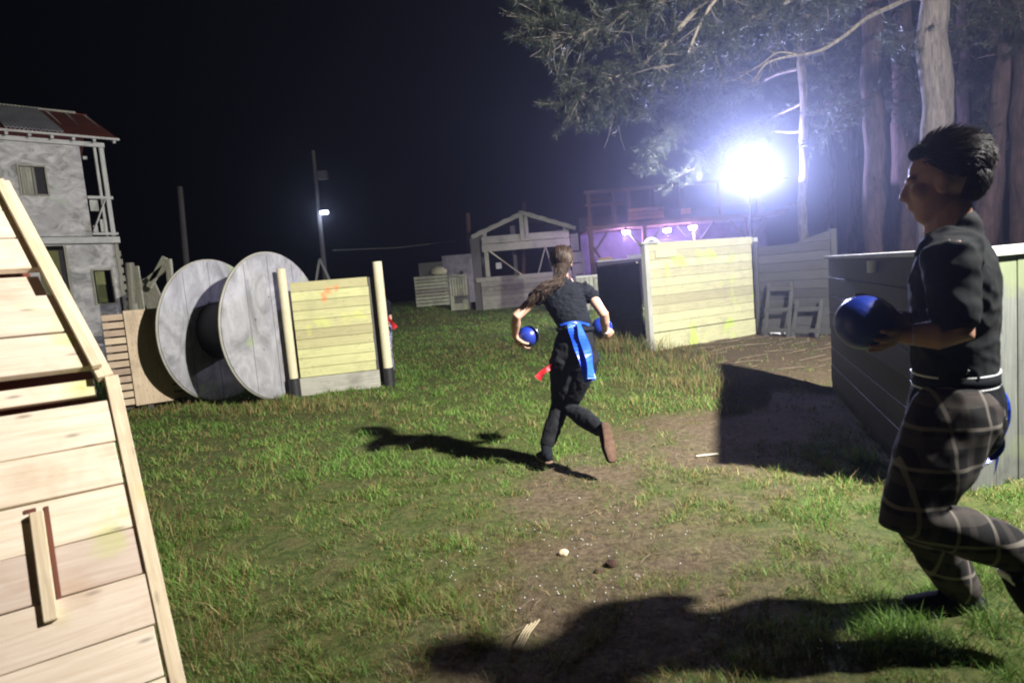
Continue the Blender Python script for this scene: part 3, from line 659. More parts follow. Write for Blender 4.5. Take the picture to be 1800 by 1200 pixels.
# ================================================================== HUT
def hut():
    t = thing('open_hut', 'weathered grey open-fronted hut with gable roof in the middle distance', 'hut', (-1.31, 32, -.03), 5)
    g = M['grey']
    mb = MB()
    z = 0
    for k in range(7): mb.box(-.02 if k < 6 else -.25, 4.95, 0, .08, z, z+.235, 0); z += .24
    mb.build('counter_wall', g, t, bevel=.01)
    mb = MB(); mb.box(.18, 4.74, -.06, .0, 2.94, 3.33, 0); mb.box(.2, 4.70, -.05, .0, 3.35, 3.72, 0); mb.build('fascia_boards', g, t, bevel=.015)
    for x in (.28, 4.42): mb = MB(); mb.box(x, x+.22, .02, .2, 1.69, 3.9, 2); mb.build('front_post', g, t, bevel=.01)
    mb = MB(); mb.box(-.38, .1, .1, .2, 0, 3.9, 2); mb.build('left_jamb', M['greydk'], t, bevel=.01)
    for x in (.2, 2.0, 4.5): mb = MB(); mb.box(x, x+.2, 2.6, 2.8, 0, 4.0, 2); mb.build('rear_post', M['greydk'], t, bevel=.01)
    mb = MB(); mb.beam((.58, -.03, 2.95), (2.1, -.03, 1.66), .06, .22, (0, 1, 0)); mb.build('brace', M['fence'], t)
    mb = MB(); mb.beam((3.45, .3, 2.95), (3.0, .3, 1.66), .06, .2, (0, 1, 0)); mb.build('brace', g, t)
    mb = MB(); mb.beam((3.5, .35, 2.95), (3.8, .35, 1.66), .06, .16, (0, 1, 0)); mb.build('brace', g, t)
    mb = MB(); q = (.95, -.09, 2.2); mb.box(.82, 1.12, -.09, -.07, 2.05, 2.35, 0); mb.build('paper_notice', M['rail'], t)
    # roof
    A, R_, B = V((-.3, 0, 3.78)), V((2.38, 0, 4.78)), V((5.0, 0, 3.82))
    for p, q in ((A, R_), (R_, B)):
        mb = MB(); e = q-p; n = 9
        for k in range(n): 
            o = p+e*(k/n)+V((0, -.35, .03*(k % 2))); mb.vec(o, (0, 3.5, 0), e/n*1.04, (0, 0, .04), 0)
        mb.build('roof_slope', g, t, bevel=.005)
        mb = MB(); mb.beam(p+V((0, -.38, -.08)), q+V((0, -.38, -.08)), .05, .20, (0, 0, 1)); mb.build('verge_board', g, t, bevel=.008)
    mb = MB(); mb.box(2.18, 2.40, -.12, -.07, 3.35, 4.86, 2); mb.box(2.43, 2.62, -.12, -.07, 3.45, 4.76, 2); mb.build('king_post', g, t, bevel=.01)
    mb = MB(); mb.box(1.7, 1.95, -.05, -.01, 3.73, 4.15, 2); mb.build('gable_board', M['greydk'], t)
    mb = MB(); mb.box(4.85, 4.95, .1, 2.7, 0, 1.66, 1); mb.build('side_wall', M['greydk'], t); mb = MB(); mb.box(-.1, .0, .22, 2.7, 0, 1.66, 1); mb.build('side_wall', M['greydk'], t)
    # neighbours
    b = P(824, 470, 33.5); tp = P(822, 375, 33.5); mb = MB(); z0 = ghf(b.x, b.y); mb.tube([(b.x, b.y, z0), tuple(tp)], .12, 8); tag(mb.build('wooden_post', M['redtim'], origin=(b.x, b.y, z0)), 'tall rough brown post behind the left corner of the hut', 'post')
    b = P(916, 480, 36.5); tp = P(921, 356, 36.5); mb = MB(); z0 = ghf(b.x, b.y); mb.tube([(b.x, b.y, z0), tuple(tp)], .12, 8); tag(mb.build('wooden_post', M['redtim'], origin=(b.x, b.y, z0)), 'brown post rising just above the ridge of the hut', 'post')
    # low rail fence to the right of the hut
    a, c = P(1012, 487, 24), P(1066, 482, 24); t2 = thing('low_rail_fence', 'low grey fence with white top rail right of the hut', 'fence', (a.x, a.y, 0)); W = c.x-a.x
    mb = MB(); mb.box(0, W, 0, .1, a.z-.05, a.z+.03, 0); mb.build('top_rail', M['rail'], t2, bevel=.01)
    mb = MB()
    for k in range(7): mb.box(k*W/7+.01, (k+.9)*W/7, .03, .06, .0, a.z-.055, 2)
    mb.build('upright_boards', M['grey'], t2)
    # pale stacked crates
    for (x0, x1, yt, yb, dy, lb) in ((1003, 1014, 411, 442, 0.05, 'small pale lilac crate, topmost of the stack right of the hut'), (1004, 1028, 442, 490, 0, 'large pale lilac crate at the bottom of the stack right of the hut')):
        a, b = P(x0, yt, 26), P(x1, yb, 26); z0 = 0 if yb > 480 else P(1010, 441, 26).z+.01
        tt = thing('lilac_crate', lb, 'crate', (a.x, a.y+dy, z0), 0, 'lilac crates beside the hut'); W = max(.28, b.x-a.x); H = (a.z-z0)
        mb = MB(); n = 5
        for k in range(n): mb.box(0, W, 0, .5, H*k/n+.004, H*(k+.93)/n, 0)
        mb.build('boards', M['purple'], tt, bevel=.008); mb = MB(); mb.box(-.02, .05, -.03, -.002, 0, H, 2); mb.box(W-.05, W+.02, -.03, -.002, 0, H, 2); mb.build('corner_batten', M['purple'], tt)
hut()

# ================================================================== TIMBER BUILDING with purple lamps
def saloon():
    Y = 30; o = P(1040, 480, Y); O = V((o.x, Y, 0)); L = lambda px, py, y=Y: P(px, py, y)-O
    t = thing('timber_building', 'red-brown two-storey timber building lit by purple lamps', 'building', O)
    R_ = M['redtim']; zb = L(1100, 396).z; zt = L(1100, 333).z; W = 9.5
    mb = MB(); mb.box(-.1, W, -.1, .1, zb-.12, zb+.1, 0); mb.build('floor_beam', R_, t, bevel=.01)
    mb = MB(); mb.box(-.1, W, -.1, .1, zt-.08, zt+.08, 0); mb.build('top_beam', R_, t, bevel=.01)
    mb = MB(); mb.box(-.1, 1.7, -.13, -.02, zb+1.0, zb+1.12, 0); mb.build('balcony_rail', R_, t, bevel=.01)
    mb = MB(); mb.box(0.12, 1.3, -.12, -.02, zt-.38, zt-.28, 0); mb.build('window_head', R_, t, bevel=.01)
    for x in (0, 1.15, 1.9, 3.0, 4.4, 6.2, 8.0): mb = MB(); mb.box(x, x+.16, -.12, .04, zb+.1, zt-.08, 2); mb.build('upper_post', R_, t, bevel=.01)
    for x in (0, 2.55, 5.0, 7.5): 
        mb = MB(); mb.box(x-.02, x+.18, -.1, .1, 0, zb-.12, 2); mb.build('lower_post', R_, t, bevel=.01)
        for s in (-1, 1):
            if x == 0 and s < 0: continue
            mb = MB(); mb.beam((x+.08+s*.1, -.02, zb-1.15), (x+.08+s*.85, -.02, zb-.2), .1, .12, (0, 1, 0)); mb.build('brace', M['greydk'], t)
    mb = MB(); mb.beam((.7, -.14, 1.6), (.15, -.14, zb-.9), .08, .2, (0, 1, 0)); mb.build('leaning_board', R_, t)
    mb = MB(); mb.box(-.1, W, 2.6, 2.7, 0, zb, 0); mb.build('back_wall', M['purple'], t)  # lilac colour puts the purple lamp light into the wall
    mb = MB(); mb.box(-.1, W, .1, 2.6, zb-.1, zb+.02, 0); mb.build('deck', M['redtim'], t)
    mb = MB(); mb.box(-.1, W, 2.6, 2.7, zb+.03, zt-.9, 0); mb.build('upper_back_wall', M['greydk'], t)
    for (p, q) in (((1105, 388), (1165, 362)), ((1196, 377), (1212, 366))):
        a, b = L(*p), L(*q); mb = MB(); n = 3
        for k in range(n): mb.box(a.x, b.x, -.16-.01*k, -.13-.01*k, a.z+(b.z-a.z)*k/n, a.z+(b.z-a.z)*(k+.85)/n, 0)
        mb.build('red_board', wood('red_cladding', (.50, .20, .15), (.33, .13, .09), None, .5, (.1, .05, .04), .5), t)
    c0 = L(1047, 459, 29.2); c1 = L(1140, 455, 29.2)
    mb = MB(); mb.box(c0.x, c1.x, c0.y-.4, c0.y+.2, c0.z-.06, c0.z, 0); mb.build('counter', M['white'], t, bevel=.01)
    mb = MB(); mb.box(c0.x, c1.x+2, c0.y-.3, c0.y+.1, 0, c0.z-.065, 0); mb.build('counter_front', M['greydk'], t)
    cz = c0.z
    for i, (px, py) in enumerate(((1100, 405), (1172, 402), (1217, 397))):
        p = P(px, py, 29.9); d = p-O
        mb = MB(); mb.tube([d+V((0, 0, .10)), d+V((0, 0, .30))], .02, 6); br = mb.build('lamp_bracket', M['blackmetal'], t)
        mb = MB(); mb.tube([d+V((0, .02, -.02)), d+V((0, .02, .12))], [.16, .05], 14); sh = mb.build('lamp_shade', M['blackmetal'], br)
        mb = MB(); mb.tube([d+V((0, -.02, -.17)), d+V((0, -.02, -.025))], [.13, .19], 14); mb.build('bulb', emis('violet_lamp', (.80, .68, 1), 90), sh)
        lamp('building_lamp_light', 'POINT', p+V((0, .35, -.4)), 420, (.62, .42, 1), .1)
    # things on the counter
    a, b = P(1106, 457, 29.1), P(1129, 446, 29.1)
    mb = MB(); k0 = [V((a.x-.02, 29.0, cz)), V((b.x, 29.0, cz)), V((a.x-.02, 29.35, cz)), V((b.x, 29.35, cz)), V((a.x-.06, 28.95, b.z)), V((b.x+.06, 28.95, b.z)), V((a.x-.06, 29.4, b.z)), V((b.x+.06, 29.4, b.z))]
    mb.hexa(k0); tag(mb.build('plastic_tub', M['white'], bevel=.02, origin=(a.x, 29.1, cz)), 'pale tapered tub standing on the counter of the timber building', 'tub')
    a = P(1064, 458, 29.1); mb = MB(); mb.tube([(a.x-.3, 29, cz+.06), (a.x+.3, 29, cz+.06)], .06, 10)
    tag(mb.build('yellow_roll', plain('yellow_cloth', (.55, .38, .10), .7), origin=(a.x, 29, cz)), 'small yellow roll lying on the counter of the timber building', 'roll')
saloon()

# ================================================================== RIGHT BARRICADES
def right_side():
    random.seed(21)
    t = thing('board_fence', 'pale yellow-green board fence splashed with paint behind the runner', 'fence', (2.39, 10.53, 0), 28)
    mb = MB(); z = .02; hs = [.29, .155, .15, .15, .16, .15, .15, .15, .15, .155, .145]
    for i, h in enumerate(hs):
        e = random.uniform(-.01, .01); y0 = random.uniform(-.003, .004)
        if i == 0: mb.box(.0, 2.52, -.03+y0, .0, z-.03, z+h-.012, 0)
        else: mb.box(.02, 2.50+e, y0, y0+.03, z, z+h-.004, 0)
        z += h
    mb.build('plank_panel', M['fence'], t, bevel=.004)
    mb = MB(); mb.box(.14, .60, -.032, -.006, 1.56, 1.69, 0); mb.build('patch_board', M['fence'], t, bevel=.003)
    for x in (-.09, 2.53): mb = MB(); mb.box(x, x+.09, -.03, .08, 0, 1.80, 2); mb.build('post', M['rail'], t, bevel=.005)
    mb = MB(); mb.box(-.16, .2, -.045, .07, 1.802, 1.835, 0); mb.build('cap_board', M['rail'], t)
    # hoop on top
    c = P(1145, 432, 10.8); mb = MB()
    for r, w_ in ((.135, .014), (.105, .014)):
        mb.tube([V((c.x+math.cos(PI*k/14)*r, c.y+.0, c.z+math.sin(PI*k/14)*r)) for k in range(15)], w_, 6)
    tag(mb.build('hoop', M['white'], origin=(c.x, c.y, c.z-.1)), 'double white hoop poking up behind the left end of the board fence', 'hoop')
    # dark panel going back from the left post
    a = V((2.28, 10.72, 0)); b = V((1.90, 13.0, 0)); ang = math.degrees(math.atan2(b.y-a.y, b.x-a.x))
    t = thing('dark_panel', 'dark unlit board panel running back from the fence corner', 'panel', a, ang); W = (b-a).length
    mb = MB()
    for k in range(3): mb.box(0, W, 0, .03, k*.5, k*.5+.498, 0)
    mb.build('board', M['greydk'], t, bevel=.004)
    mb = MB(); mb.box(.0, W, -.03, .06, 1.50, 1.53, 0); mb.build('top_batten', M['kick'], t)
    # grey return wall
    a = V((4.60, 11.60, 0)); b = V((5.50, 10.50, 0)); ang = math.degrees(math.atan2(b.y-a.y, b.x-a.x)); W = (b-a).length
    t = thing('grey_return_wall', 'hazy grey board wall below the floodlight with a slanted top', 'wall', a, ang)
    mb = MB(); z = .02
    for k in range(10): mb.box(.05, W-.06, .0, .03, z, z+.155, 0); z += .16
    mb.build('plank_panel', M['retwall'], t, bevel=.004)
    mb = MB(); mb.hexa([V((W*.55, 0, z)), V((W-.06, 0, z)), V((W*.55, .03, z)), V((W-.06, .03, z)), V((W*.55, 0, z+.02)), V((W-.06, 0, z+.16)), V((W*.55, .03, z+.02)), V((W-.06, .03, z+.16))]); mb.build('sloping_board', M['retwall'], t)
    for x, h in ((-.02, 1.72), (W-.05, 1.80)): mb = MB(); mb.box(x, x+.07, -.03, .05, 0, h, 2); mb.build('post', M['retwall'], t, bevel=.004)
    # slatted frames leaning on it
    for j, (s0, lb) in enumerate(((.30, 'left slatted frame leaning on the grey return wall'), (.80, 'right slatted frame leaning on the grey return wall'))):
        d = V((math.cos(math.radians(ang)), math.sin(math.radians(ang)), 0)); nn = V((d.y, -d.x, 0)); o = a+d*s0+nn*.32
        tt = thing('leaning_pallet', lb, 'pallet', o, ang, 'slatted frames by the grey wall')
        mb = MB(); h = .95 if j == 0 else .62; w_ = .42
        for x in (0, w_): mb.beam((x, 0, 0), (x, .22, h), .06, .03, (0, 1, 0))
        mb.build('stile', M['retwall'], tt, bevel=.003)
        mb = MB()
        for k in range(3 if j == 0 else 2): zz = .12+k*.36; mb.beam((-.02, .22*zz/h-.02, zz), (w_+.02, .22*zz/h-.02, zz), .02, .07, (0, 0, 1))
        mb.build('rung', M['retwall'], tt, bevel=.003)
    # bunker at right: dark side wall + near wall
    c = V((2.25, 3.34, 0)); e = V((3.31, 6.38, 0)); f = V((5.9, 4.5, 0))
    ang = math.degrees(math.atan2(e.y-c.y, e.x-c.x)); W = (e-c).length
    t = thing('dark_side_wall', 'dark shaded board wall behind the ball of the near runner', 'wall', c, ang)
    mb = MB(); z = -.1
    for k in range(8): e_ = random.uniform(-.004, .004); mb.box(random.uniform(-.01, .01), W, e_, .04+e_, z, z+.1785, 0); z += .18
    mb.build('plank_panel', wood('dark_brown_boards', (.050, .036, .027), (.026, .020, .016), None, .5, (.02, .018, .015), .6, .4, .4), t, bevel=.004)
    mb = MB(); mb.box(.02, W-.02, -.022, -.008, -.1, z-.01, 0); mb.build('leak_block_sheet', M['black'], t)  # hidden sheet added to stop light leaking between the boards
    mb = MB(); mb.box(-.02, W+.02, -.03, .07, z, z+.03, 0); mb.build('cap_rail', M['rail'], t, bevel=.004)
    q = P(1587, 455, 4.6); loc = t.matrix_basis.inverted() @ V((q.x, q.y, 0)); q = V((c+ (e-c)*.33)); ss_ = W*.33
    mb = MB(); mb.tube([(1.05, .065, z-.02), (1.05, .065, z-.10)], .03, 14); 
    cup = mb.build('cup', M['white']); 
    cup.matrix_world = Matrix.Translation(c) @ Matrix.Rotation(math.radians(ang), 4, 'Z'); tag(cup, 'small white cup hooked under the cap of the dark side wall', 'cup')
    d2 = (f-c); ang2 = math.degrees(math.atan2(d2.y, d2.x))
    t = thing('grey_plank_wall', 'chest-high grey plank wall with yellow-green paint at the right edge', 'wall', c+V((.06, -.02, 0)), ang2)
    mb = MB(); s = 0
    while s < d2.length-.1:
        w_ = random.uniform(.17, .24); mb.box(s, s+w_-.005, random.uniform(-.004, .003), .03, -.05, 1.30, 2); s += w_
    mb.build('upright_planks', M['nearwall'], t, bevel=.003)
    mb = MB(); mb.box(-.03, s, -.03, .07, 1.302, 1.36, 0); mb.build('cap_rail', M['rail'], t, bevel=.005)
    mb = MB(); mb.box(0, s, .032, .08, .35, .45, 0); mb.box(0, s, .032, .08, 1.0, 1.1, 0); mb.build('rear_rail', M['greydk'], t)
right_side()

# ================================================================== FLOODLIGHT on stand
def floodlight():
    t = thing('floodlight', 'dazzling blue-white floodlight on a stand in front of the trees', 'floodlight', (FLOOD.x, FLOOD.y, 0))
    O = V((FLOOD.x, FLOOD.y, 0)); z = FLOOD.z
    mb = MB(); mb.tube([(0, .15, 0), (0, .15, z-.25)], .04, 10); mb.build('stand_pole', M['blackmetal'], t)
    for k in range(3):
        a = k*2*PI/3; mb = MB(); mb.beam((0, .15, .9), (math.cos(a)*.8, .15+math.sin(a)*.8, 0), .03, .03); mb.build('stand_leg', M['blackmetal'], t)
    mb = MB(); mb.box(-.3, .3, .0, .14, z-.22, z+.22); h = mb.build('lamp_housing', M['blackmetal'], t, bevel=.02)
    mb = MB(); mb.box(-.27, .27, -.03, -.002, z-.19, z+.19); mb.build('lens', emis('floodlight_lens', (.86, .92, 1.0), 60), h)
    mb = MB(); mb.box(-.85, .85, -.62, .0, z-.235, z-.222); mb.build('added_light_flap', M['blackmetal'], h)  # flap added to hold the floodlight beam off the near ground
    for x in (-.33, .33): mb = MB(); mb.box(x-.02, x+.02, .02, .12, z-.28, z+.05); mb.build('yoke_arm', M['blackmetal'], h)
floodlight()

# ================================================================== TREES
def bark(name, c1, c2):
    mt, nt, b = newmat(name); L = nt.links
    tc = N(nt, 'ShaderNodeTexCoord'); mp = N(nt, 'ShaderNodeMapping'); mp.inputs['Scale'].default_value = (9, 9, 1.6); L.new(tc.outputs['Object'], mp.inputs[0])
    g = N(nt, 'ShaderNodeTexNoise', Scale=1.6, Detail=7., Roughness=.7, Distortion=.4); L.new(mp.outputs[0], g.inputs[0])
    L.new(mixc(nt, ramp(nt, g.outputs[0], .38, .62), c1, c2), b.inputs['Base Color']); b.inputs['Roughness'].default_value = .95
    bu = N(nt, 'ShaderNodeBump', Strength=1., Distance=.04); L.new(g.outputs[0], bu.inputs['Height']); L.new(bu.outputs[0], b.inputs['Normal']); return mt
BK = bark('pine_bark', (.022, .014, .014), (.075, .045, .045)); BKP = bark('pale_branch_bark', (.11, .095, .07), (.24, .21, .15)); BKG = bark('grey_bark', (.08, .068, .06), (.19, .165, .14))
def needle_mat(name, c1, c2):
    mt, nt, b = newmat(name); L = nt.links
    geo = N(nt, 'ShaderNodeNewGeometry'); c = mixc(nt, geo.outputs['Random Per Island'], c1, c2); L.new(c, b.inputs['Base Color']); b.inputs['Roughness'].default_value = .5
    tr = N(nt, 'ShaderNodeBsdfTranslucent'); L.new(c, tr.inputs[0]); mx = N(nt, 'ShaderNodeMixShader', Fac=.3); L.new(b.outputs[0], mx.inputs[1]); L.new(tr.outputs[0], mx.inputs[2])
    L.new(mx.outputs[0], nt.nodes['Material Output'].inputs[0]); return mt
ND = needle_mat('pine_needles', (.010, .019, .012), (.045, .055, .030))
def curve(pts, n=6):
    pts = [V(p) for p in pts]
    if len(pts) == 2: pts = [pts[0], (pts[0]+pts[1])/2+V((0, 0, .1*(pts[1]-pts[0]).length)), pts[1]]
    out = []
    P_ = [pts[0]*2-pts[1]]+pts+[pts[-1]*2-pts[-2]]
    for i in range(1, len(P_)-2):
        a, b, c, d = P_[i-1:i+3]
        for k in range(n):
            t = k/n; out.append(.5*((2*b)+(c-a)*t+(2*a-5*b+4*c-d)*t*t+(3*b-a-3*c+d)*t**3))
    out.append(pts[-1]); return out
def needles(centres, dirs, ln, num, wd, rnd=.9):
    n = len(centres)*num; c = np.repeat(np.array([tuple(p) for p in centres]), num, 0); d = np.repeat(np.array([tuple(p) for p in dirs]), num, 0)
    r = rng.normal(size=(n, 3)); r /= np.linalg.norm(r, axis=1)[:, None]; v = d*.75+r*rnd; v /= np.linalg.norm(v, axis=1)[:, None]
    L = ln*rng.uniform(.6, 1.15, (n, 1)); s = np.cross(v, rng.normal(size=(n, 3))); s /= np.linalg.norm(s, axis=1)[:, None]
    back = -d*rng.uniform(0, 1, (n, 1))*ln*.9
    A = c+back+s*wd/2; B = c+back-s*wd/2; C = c+back+v*L; return np.stack([A, B, C], 1).reshape(-1, 3)
def tree(label, trunk, r0, r1, limbs=(), bkm=BK, needle=(.13, 22, .007), tuftper=7, name='pine_tree', limbr=.05, group='pines behind the barricades', bare_twigs=0):
    base = V(trunk[0]); t = thing(name, label, 'tree', base, 0, group); O = base
    pts = curve([V(p)-O for p in trunk], 26); n = len(pts)
    for i, p in enumerate(pts): p += V((mnoise.noise(V((base.x, i*.18, 0))), mnoise.noise(V((base.x+9, i*.18, 0))), 0))*.10
    mb = MB(); mb.tube(pts, [r0+(r1-r0)*i/(n-1)+(.35*r0*math.exp(-i*.35)) for i in range(n)], 22)
    for i, v in enumerate(mb.v):
        a_ = (i % 22)/22*2*PI; k_ = mnoise.noise(V((math.cos(a_)*2.6, math.sin(a_)*2.6, v.z*1.2+base.x*5)))+.6*mnoise.noise(V((math.cos(a_)*6, math.sin(a_)*6, v.z*3.5+base.x)))
        cpt = pts[min(n-1, i//22)]; v += (v-cpt)*.16*k_
    mb.build('trunk', bkm, t, smooth=True)
    for k_ in range(4):      # short dead branch stubs
        i_ = random.randint(3, n-4); a_ = random.uniform(0, 2*PI); d_ = V((math.cos(a_), math.sin(a_), .25)); mb = MB(); mb.tube([pts[i_], pts[i_]+d_*(r0+.12), pts[i_]+d_*(r0+random.uniform(.2, .45))+V((0, 0, -.05))], [.025, .018, .006], 6); mb.build('branch_stub', bkm, t)
    tw = MB(); cs, ds = [], []
    for lb in limbs:
        lp = curve([V(p)-O for p in lb[0]], 7); k = len(lp); rr = lb[1]; dens = lb[2]; spread = lb[3]
        for i in range(1, k): lp[i] = lp[i]+V([mnoise.noise(lp[i]*.9+V((j*7, 0, 0)))*.14 for j in range(3)])
        mb = MB(); mb.tube(lp, [max(.006, rr*(1-.88*i/(k-1))) for i in range(k)], 7); mb.build('limb', lb[4] if len(lb) > 4 else bkm, t, smooth=True)
        for i in range(int(k*.25), k):
            for _ in range(dens):
                p = lp[i].lerp(lp[max(0, i-1)], random.random()); d0 = (lp[i]-lp[i-1]).normalized()
                d = (d0*.7+V((random.gauss(0, .8), random.gauss(0, .8), random.gauss(-.15, .5)))).normalized(); ll = spread*random.uniform(.35, 1)
                q = [p]; dd = d.copy()
                for s in range(4): dd = (dd+V((random.gauss(0, .18), random.gauss(0, .18), random.gauss(-.02, .15)))).normalized(); q.append(q[-1]+dd*ll/4)
                tw.tube(q, [.008, .007, .006, .004, .003], 4, False)
                if random.random() < (lb[5] if len(lb) > 5 else 1):
                    for s in range(tuftper):
                        f = random.uniform(.3, 1)*3.99; i0 = int(f); pp = q[i0].lerp(q[i0+1], f-i0); sd = (dd+V((random.gauss(0, .5), random.gauss(0, .5), random.gauss(.1, .4)))).normalized()
                        cs.append(pp+sd*.05); ds.append(sd)
    if tw.v: tw.build('twigs', bkm if not bare_twigs else BKP, t)
    if cs:
        v = needles(cs, ds, needle[0], needle[1], needle[2]); m_ = len(v)
        npmesh('crown', v, np.arange(m_), np.full(m_//3, 3), ND, None, t)
    return t
def trees():
    random.seed(3); Gz = lambda p: V((p.x, p.y, ghf(p.x, p.y)))
    def tr(px, Y, pxtop, pytop): a = P(px, 470, Y); a = V((a.x, a.y, ghf(a.x, a.y))); b = P(pxtop, pytop, Y); return [tuple(a), tuple((a+b)/2), tuple(b)]
    # near thick grey trunk; carries the dim overhanging boughs at upper centre
    Y = 12; T = lambda px, py, y: tuple(P(px, py, y))
    tree('thick pale grey trunk rising behind the head of the near runner, boughs reaching far left', tr(1650, Y, 1632, -260), .30, .2, [
        ((T(1630, -200, 12), T(1400, -120, 10.5), T(1262, 0, 9.6), T(1205, 90, 9.4), T(1150, 122, 9.3)), .05, 3, .5, BKP, .5),
        ((T(1630, -150, 12), T(1480, -60, 11), T(1262, -20, 10), T(1120, 10, 9.6), T(1000, 60, 9.5), T(960, 20, 9.4)), .07, 9, .8, BKP, .9),
        ((T(1262, -20, 10), T(1150, 100, 9.8), T(1060, 150, 9.6), T(1010, 185, 9.5)), .045, 10, .7, BKP, .9),
        ((T(1480, -60, 11), T(1350, 20, 10.6), T(1230, 80, 10.4), T(1120, 130, 10.2), T(1070, 190, 10)), .05, 11, .75, BKP, .9),
        ((T(1640, 0, 12), T(1570, 12, 11.5), T(1500, 60, 11), T(1400, 95, 10.8), T(1352, 120, 10.7), T(1328, 155, 10.6)), .05, 1, .35, BKP, .0),
        ((T(1400, 95, 10.8), T(1365, 100, 10.7), T(1335, 130, 10.65), T(1295, 148, 10.6)), .018, 1, .3, BKP, .0),
        ((T(1640, -60, 12), T(1500, -30, 11.6), T(1420, 30, 11.4), T(1300, 60, 11.2)), .05, 9, .8, BK, .9),
    ], BKG, (.13, 24, .008), 6)
    # pine beside the floodlight: its foliage is lit white
    tree('slim pine beside the floodlight with brightly lit hanging foliage', tr(1413, 17.6, 1405, -200), .13, .09, [
        ((T(1410, 20, 17.6), T(1330, 70, 18.2), T(1240, 150, 18.6), T(1180, 170, 18.8)), .05, 9, .9),
        ((T(1410, 120, 17.6), T(1330, 150, 18.5), T(1230, 195, 18.9), T(1160, 245, 19.1), T(1138, 290, 19.2)), .05, 11, .8),
        ((T(1410, 60, 17.6), T(1300, 110, 18.6), T(1210, 150, 19.0), T(1140, 190, 19.2)), .05, 8, .9),
        ((T(1410, 180, 17.6), T(1350, 210, 18.6), T(1290, 230, 19.0), T(1230, 270, 19.2)), .04, 10, .7),
        ((T(1410, 230, 17.6), T(1340, 235, 18.8), T(1270, 265, 19.2), T(1165, 330, 19.4)), .04, 6, .6),
        ((T(1410, 0, 17.6), T(1480, 60, 17.4), T(1560, 110, 17.2), T(1620, 150, 17.0)), .05, 9, .9),
        ((T(1410, -50, 17.6), T(1330, -10, 17.4), T(1250, 30, 17.2), T(1180, 80, 17.0)), .05, 9, 1.),
        ((T(1410, 100, 17.6), T(1460, 140, 17.4), T(1500, 200, 17.2)), .04, 6, .7),
    ], BKG, (.16, 20, .011), 6)
    spec = [(1500, 20, 1497, -150, .15, 'thin dark pine trunk, first to the right of the lit slim pine'), (1540, 15, 1528, -150, .26, 'reddish pine trunk with violet rim left of the near runner'),
            (1592, 16.5, 1578, -150, .27, 'broad dark pine trunk directly left of the thick grey trunk'), (1708, 13, 1800, -80, .24, 'leaning dark red pine trunk right of the near runner'),
            (1815, 12.5, 1812, -200, .36, 'wide shadowed pine trunk at the right edge'), (1460, 24, 1452, -100, .16, 'thin far pine trunk between the floodlight and the reddish trunks'),
            (1752, 19, 1745, -100, .18, 'distant pine trunk seen behind the leaning one'), (1690, 18, 1700, -100, .2, 'far pine trunk between the thick grey and the leaning trunk')]
    for i, (px, Y, pt, yt, r, lb) in enumerate(spec):
        lm = []
        for k in range(5):
            f = random.uniform(40, 230); sx = random.choice((-1, 1)); yy = Y+random.uniform(-1, 1)
            lm.append(((T(pt+(px-pt)*.35, f-60, Y), T(px+sx*45, f-30, yy), T(px+sx*random.uniform(80, 150), f+random.uniform(-20, 50), yy)), .03, 5, .7, BK, .8))
        tree(lb, tr(px, Y, pt, yt), r, r*.75, lm, BK, (.15, 16, .011), 4)
trees()

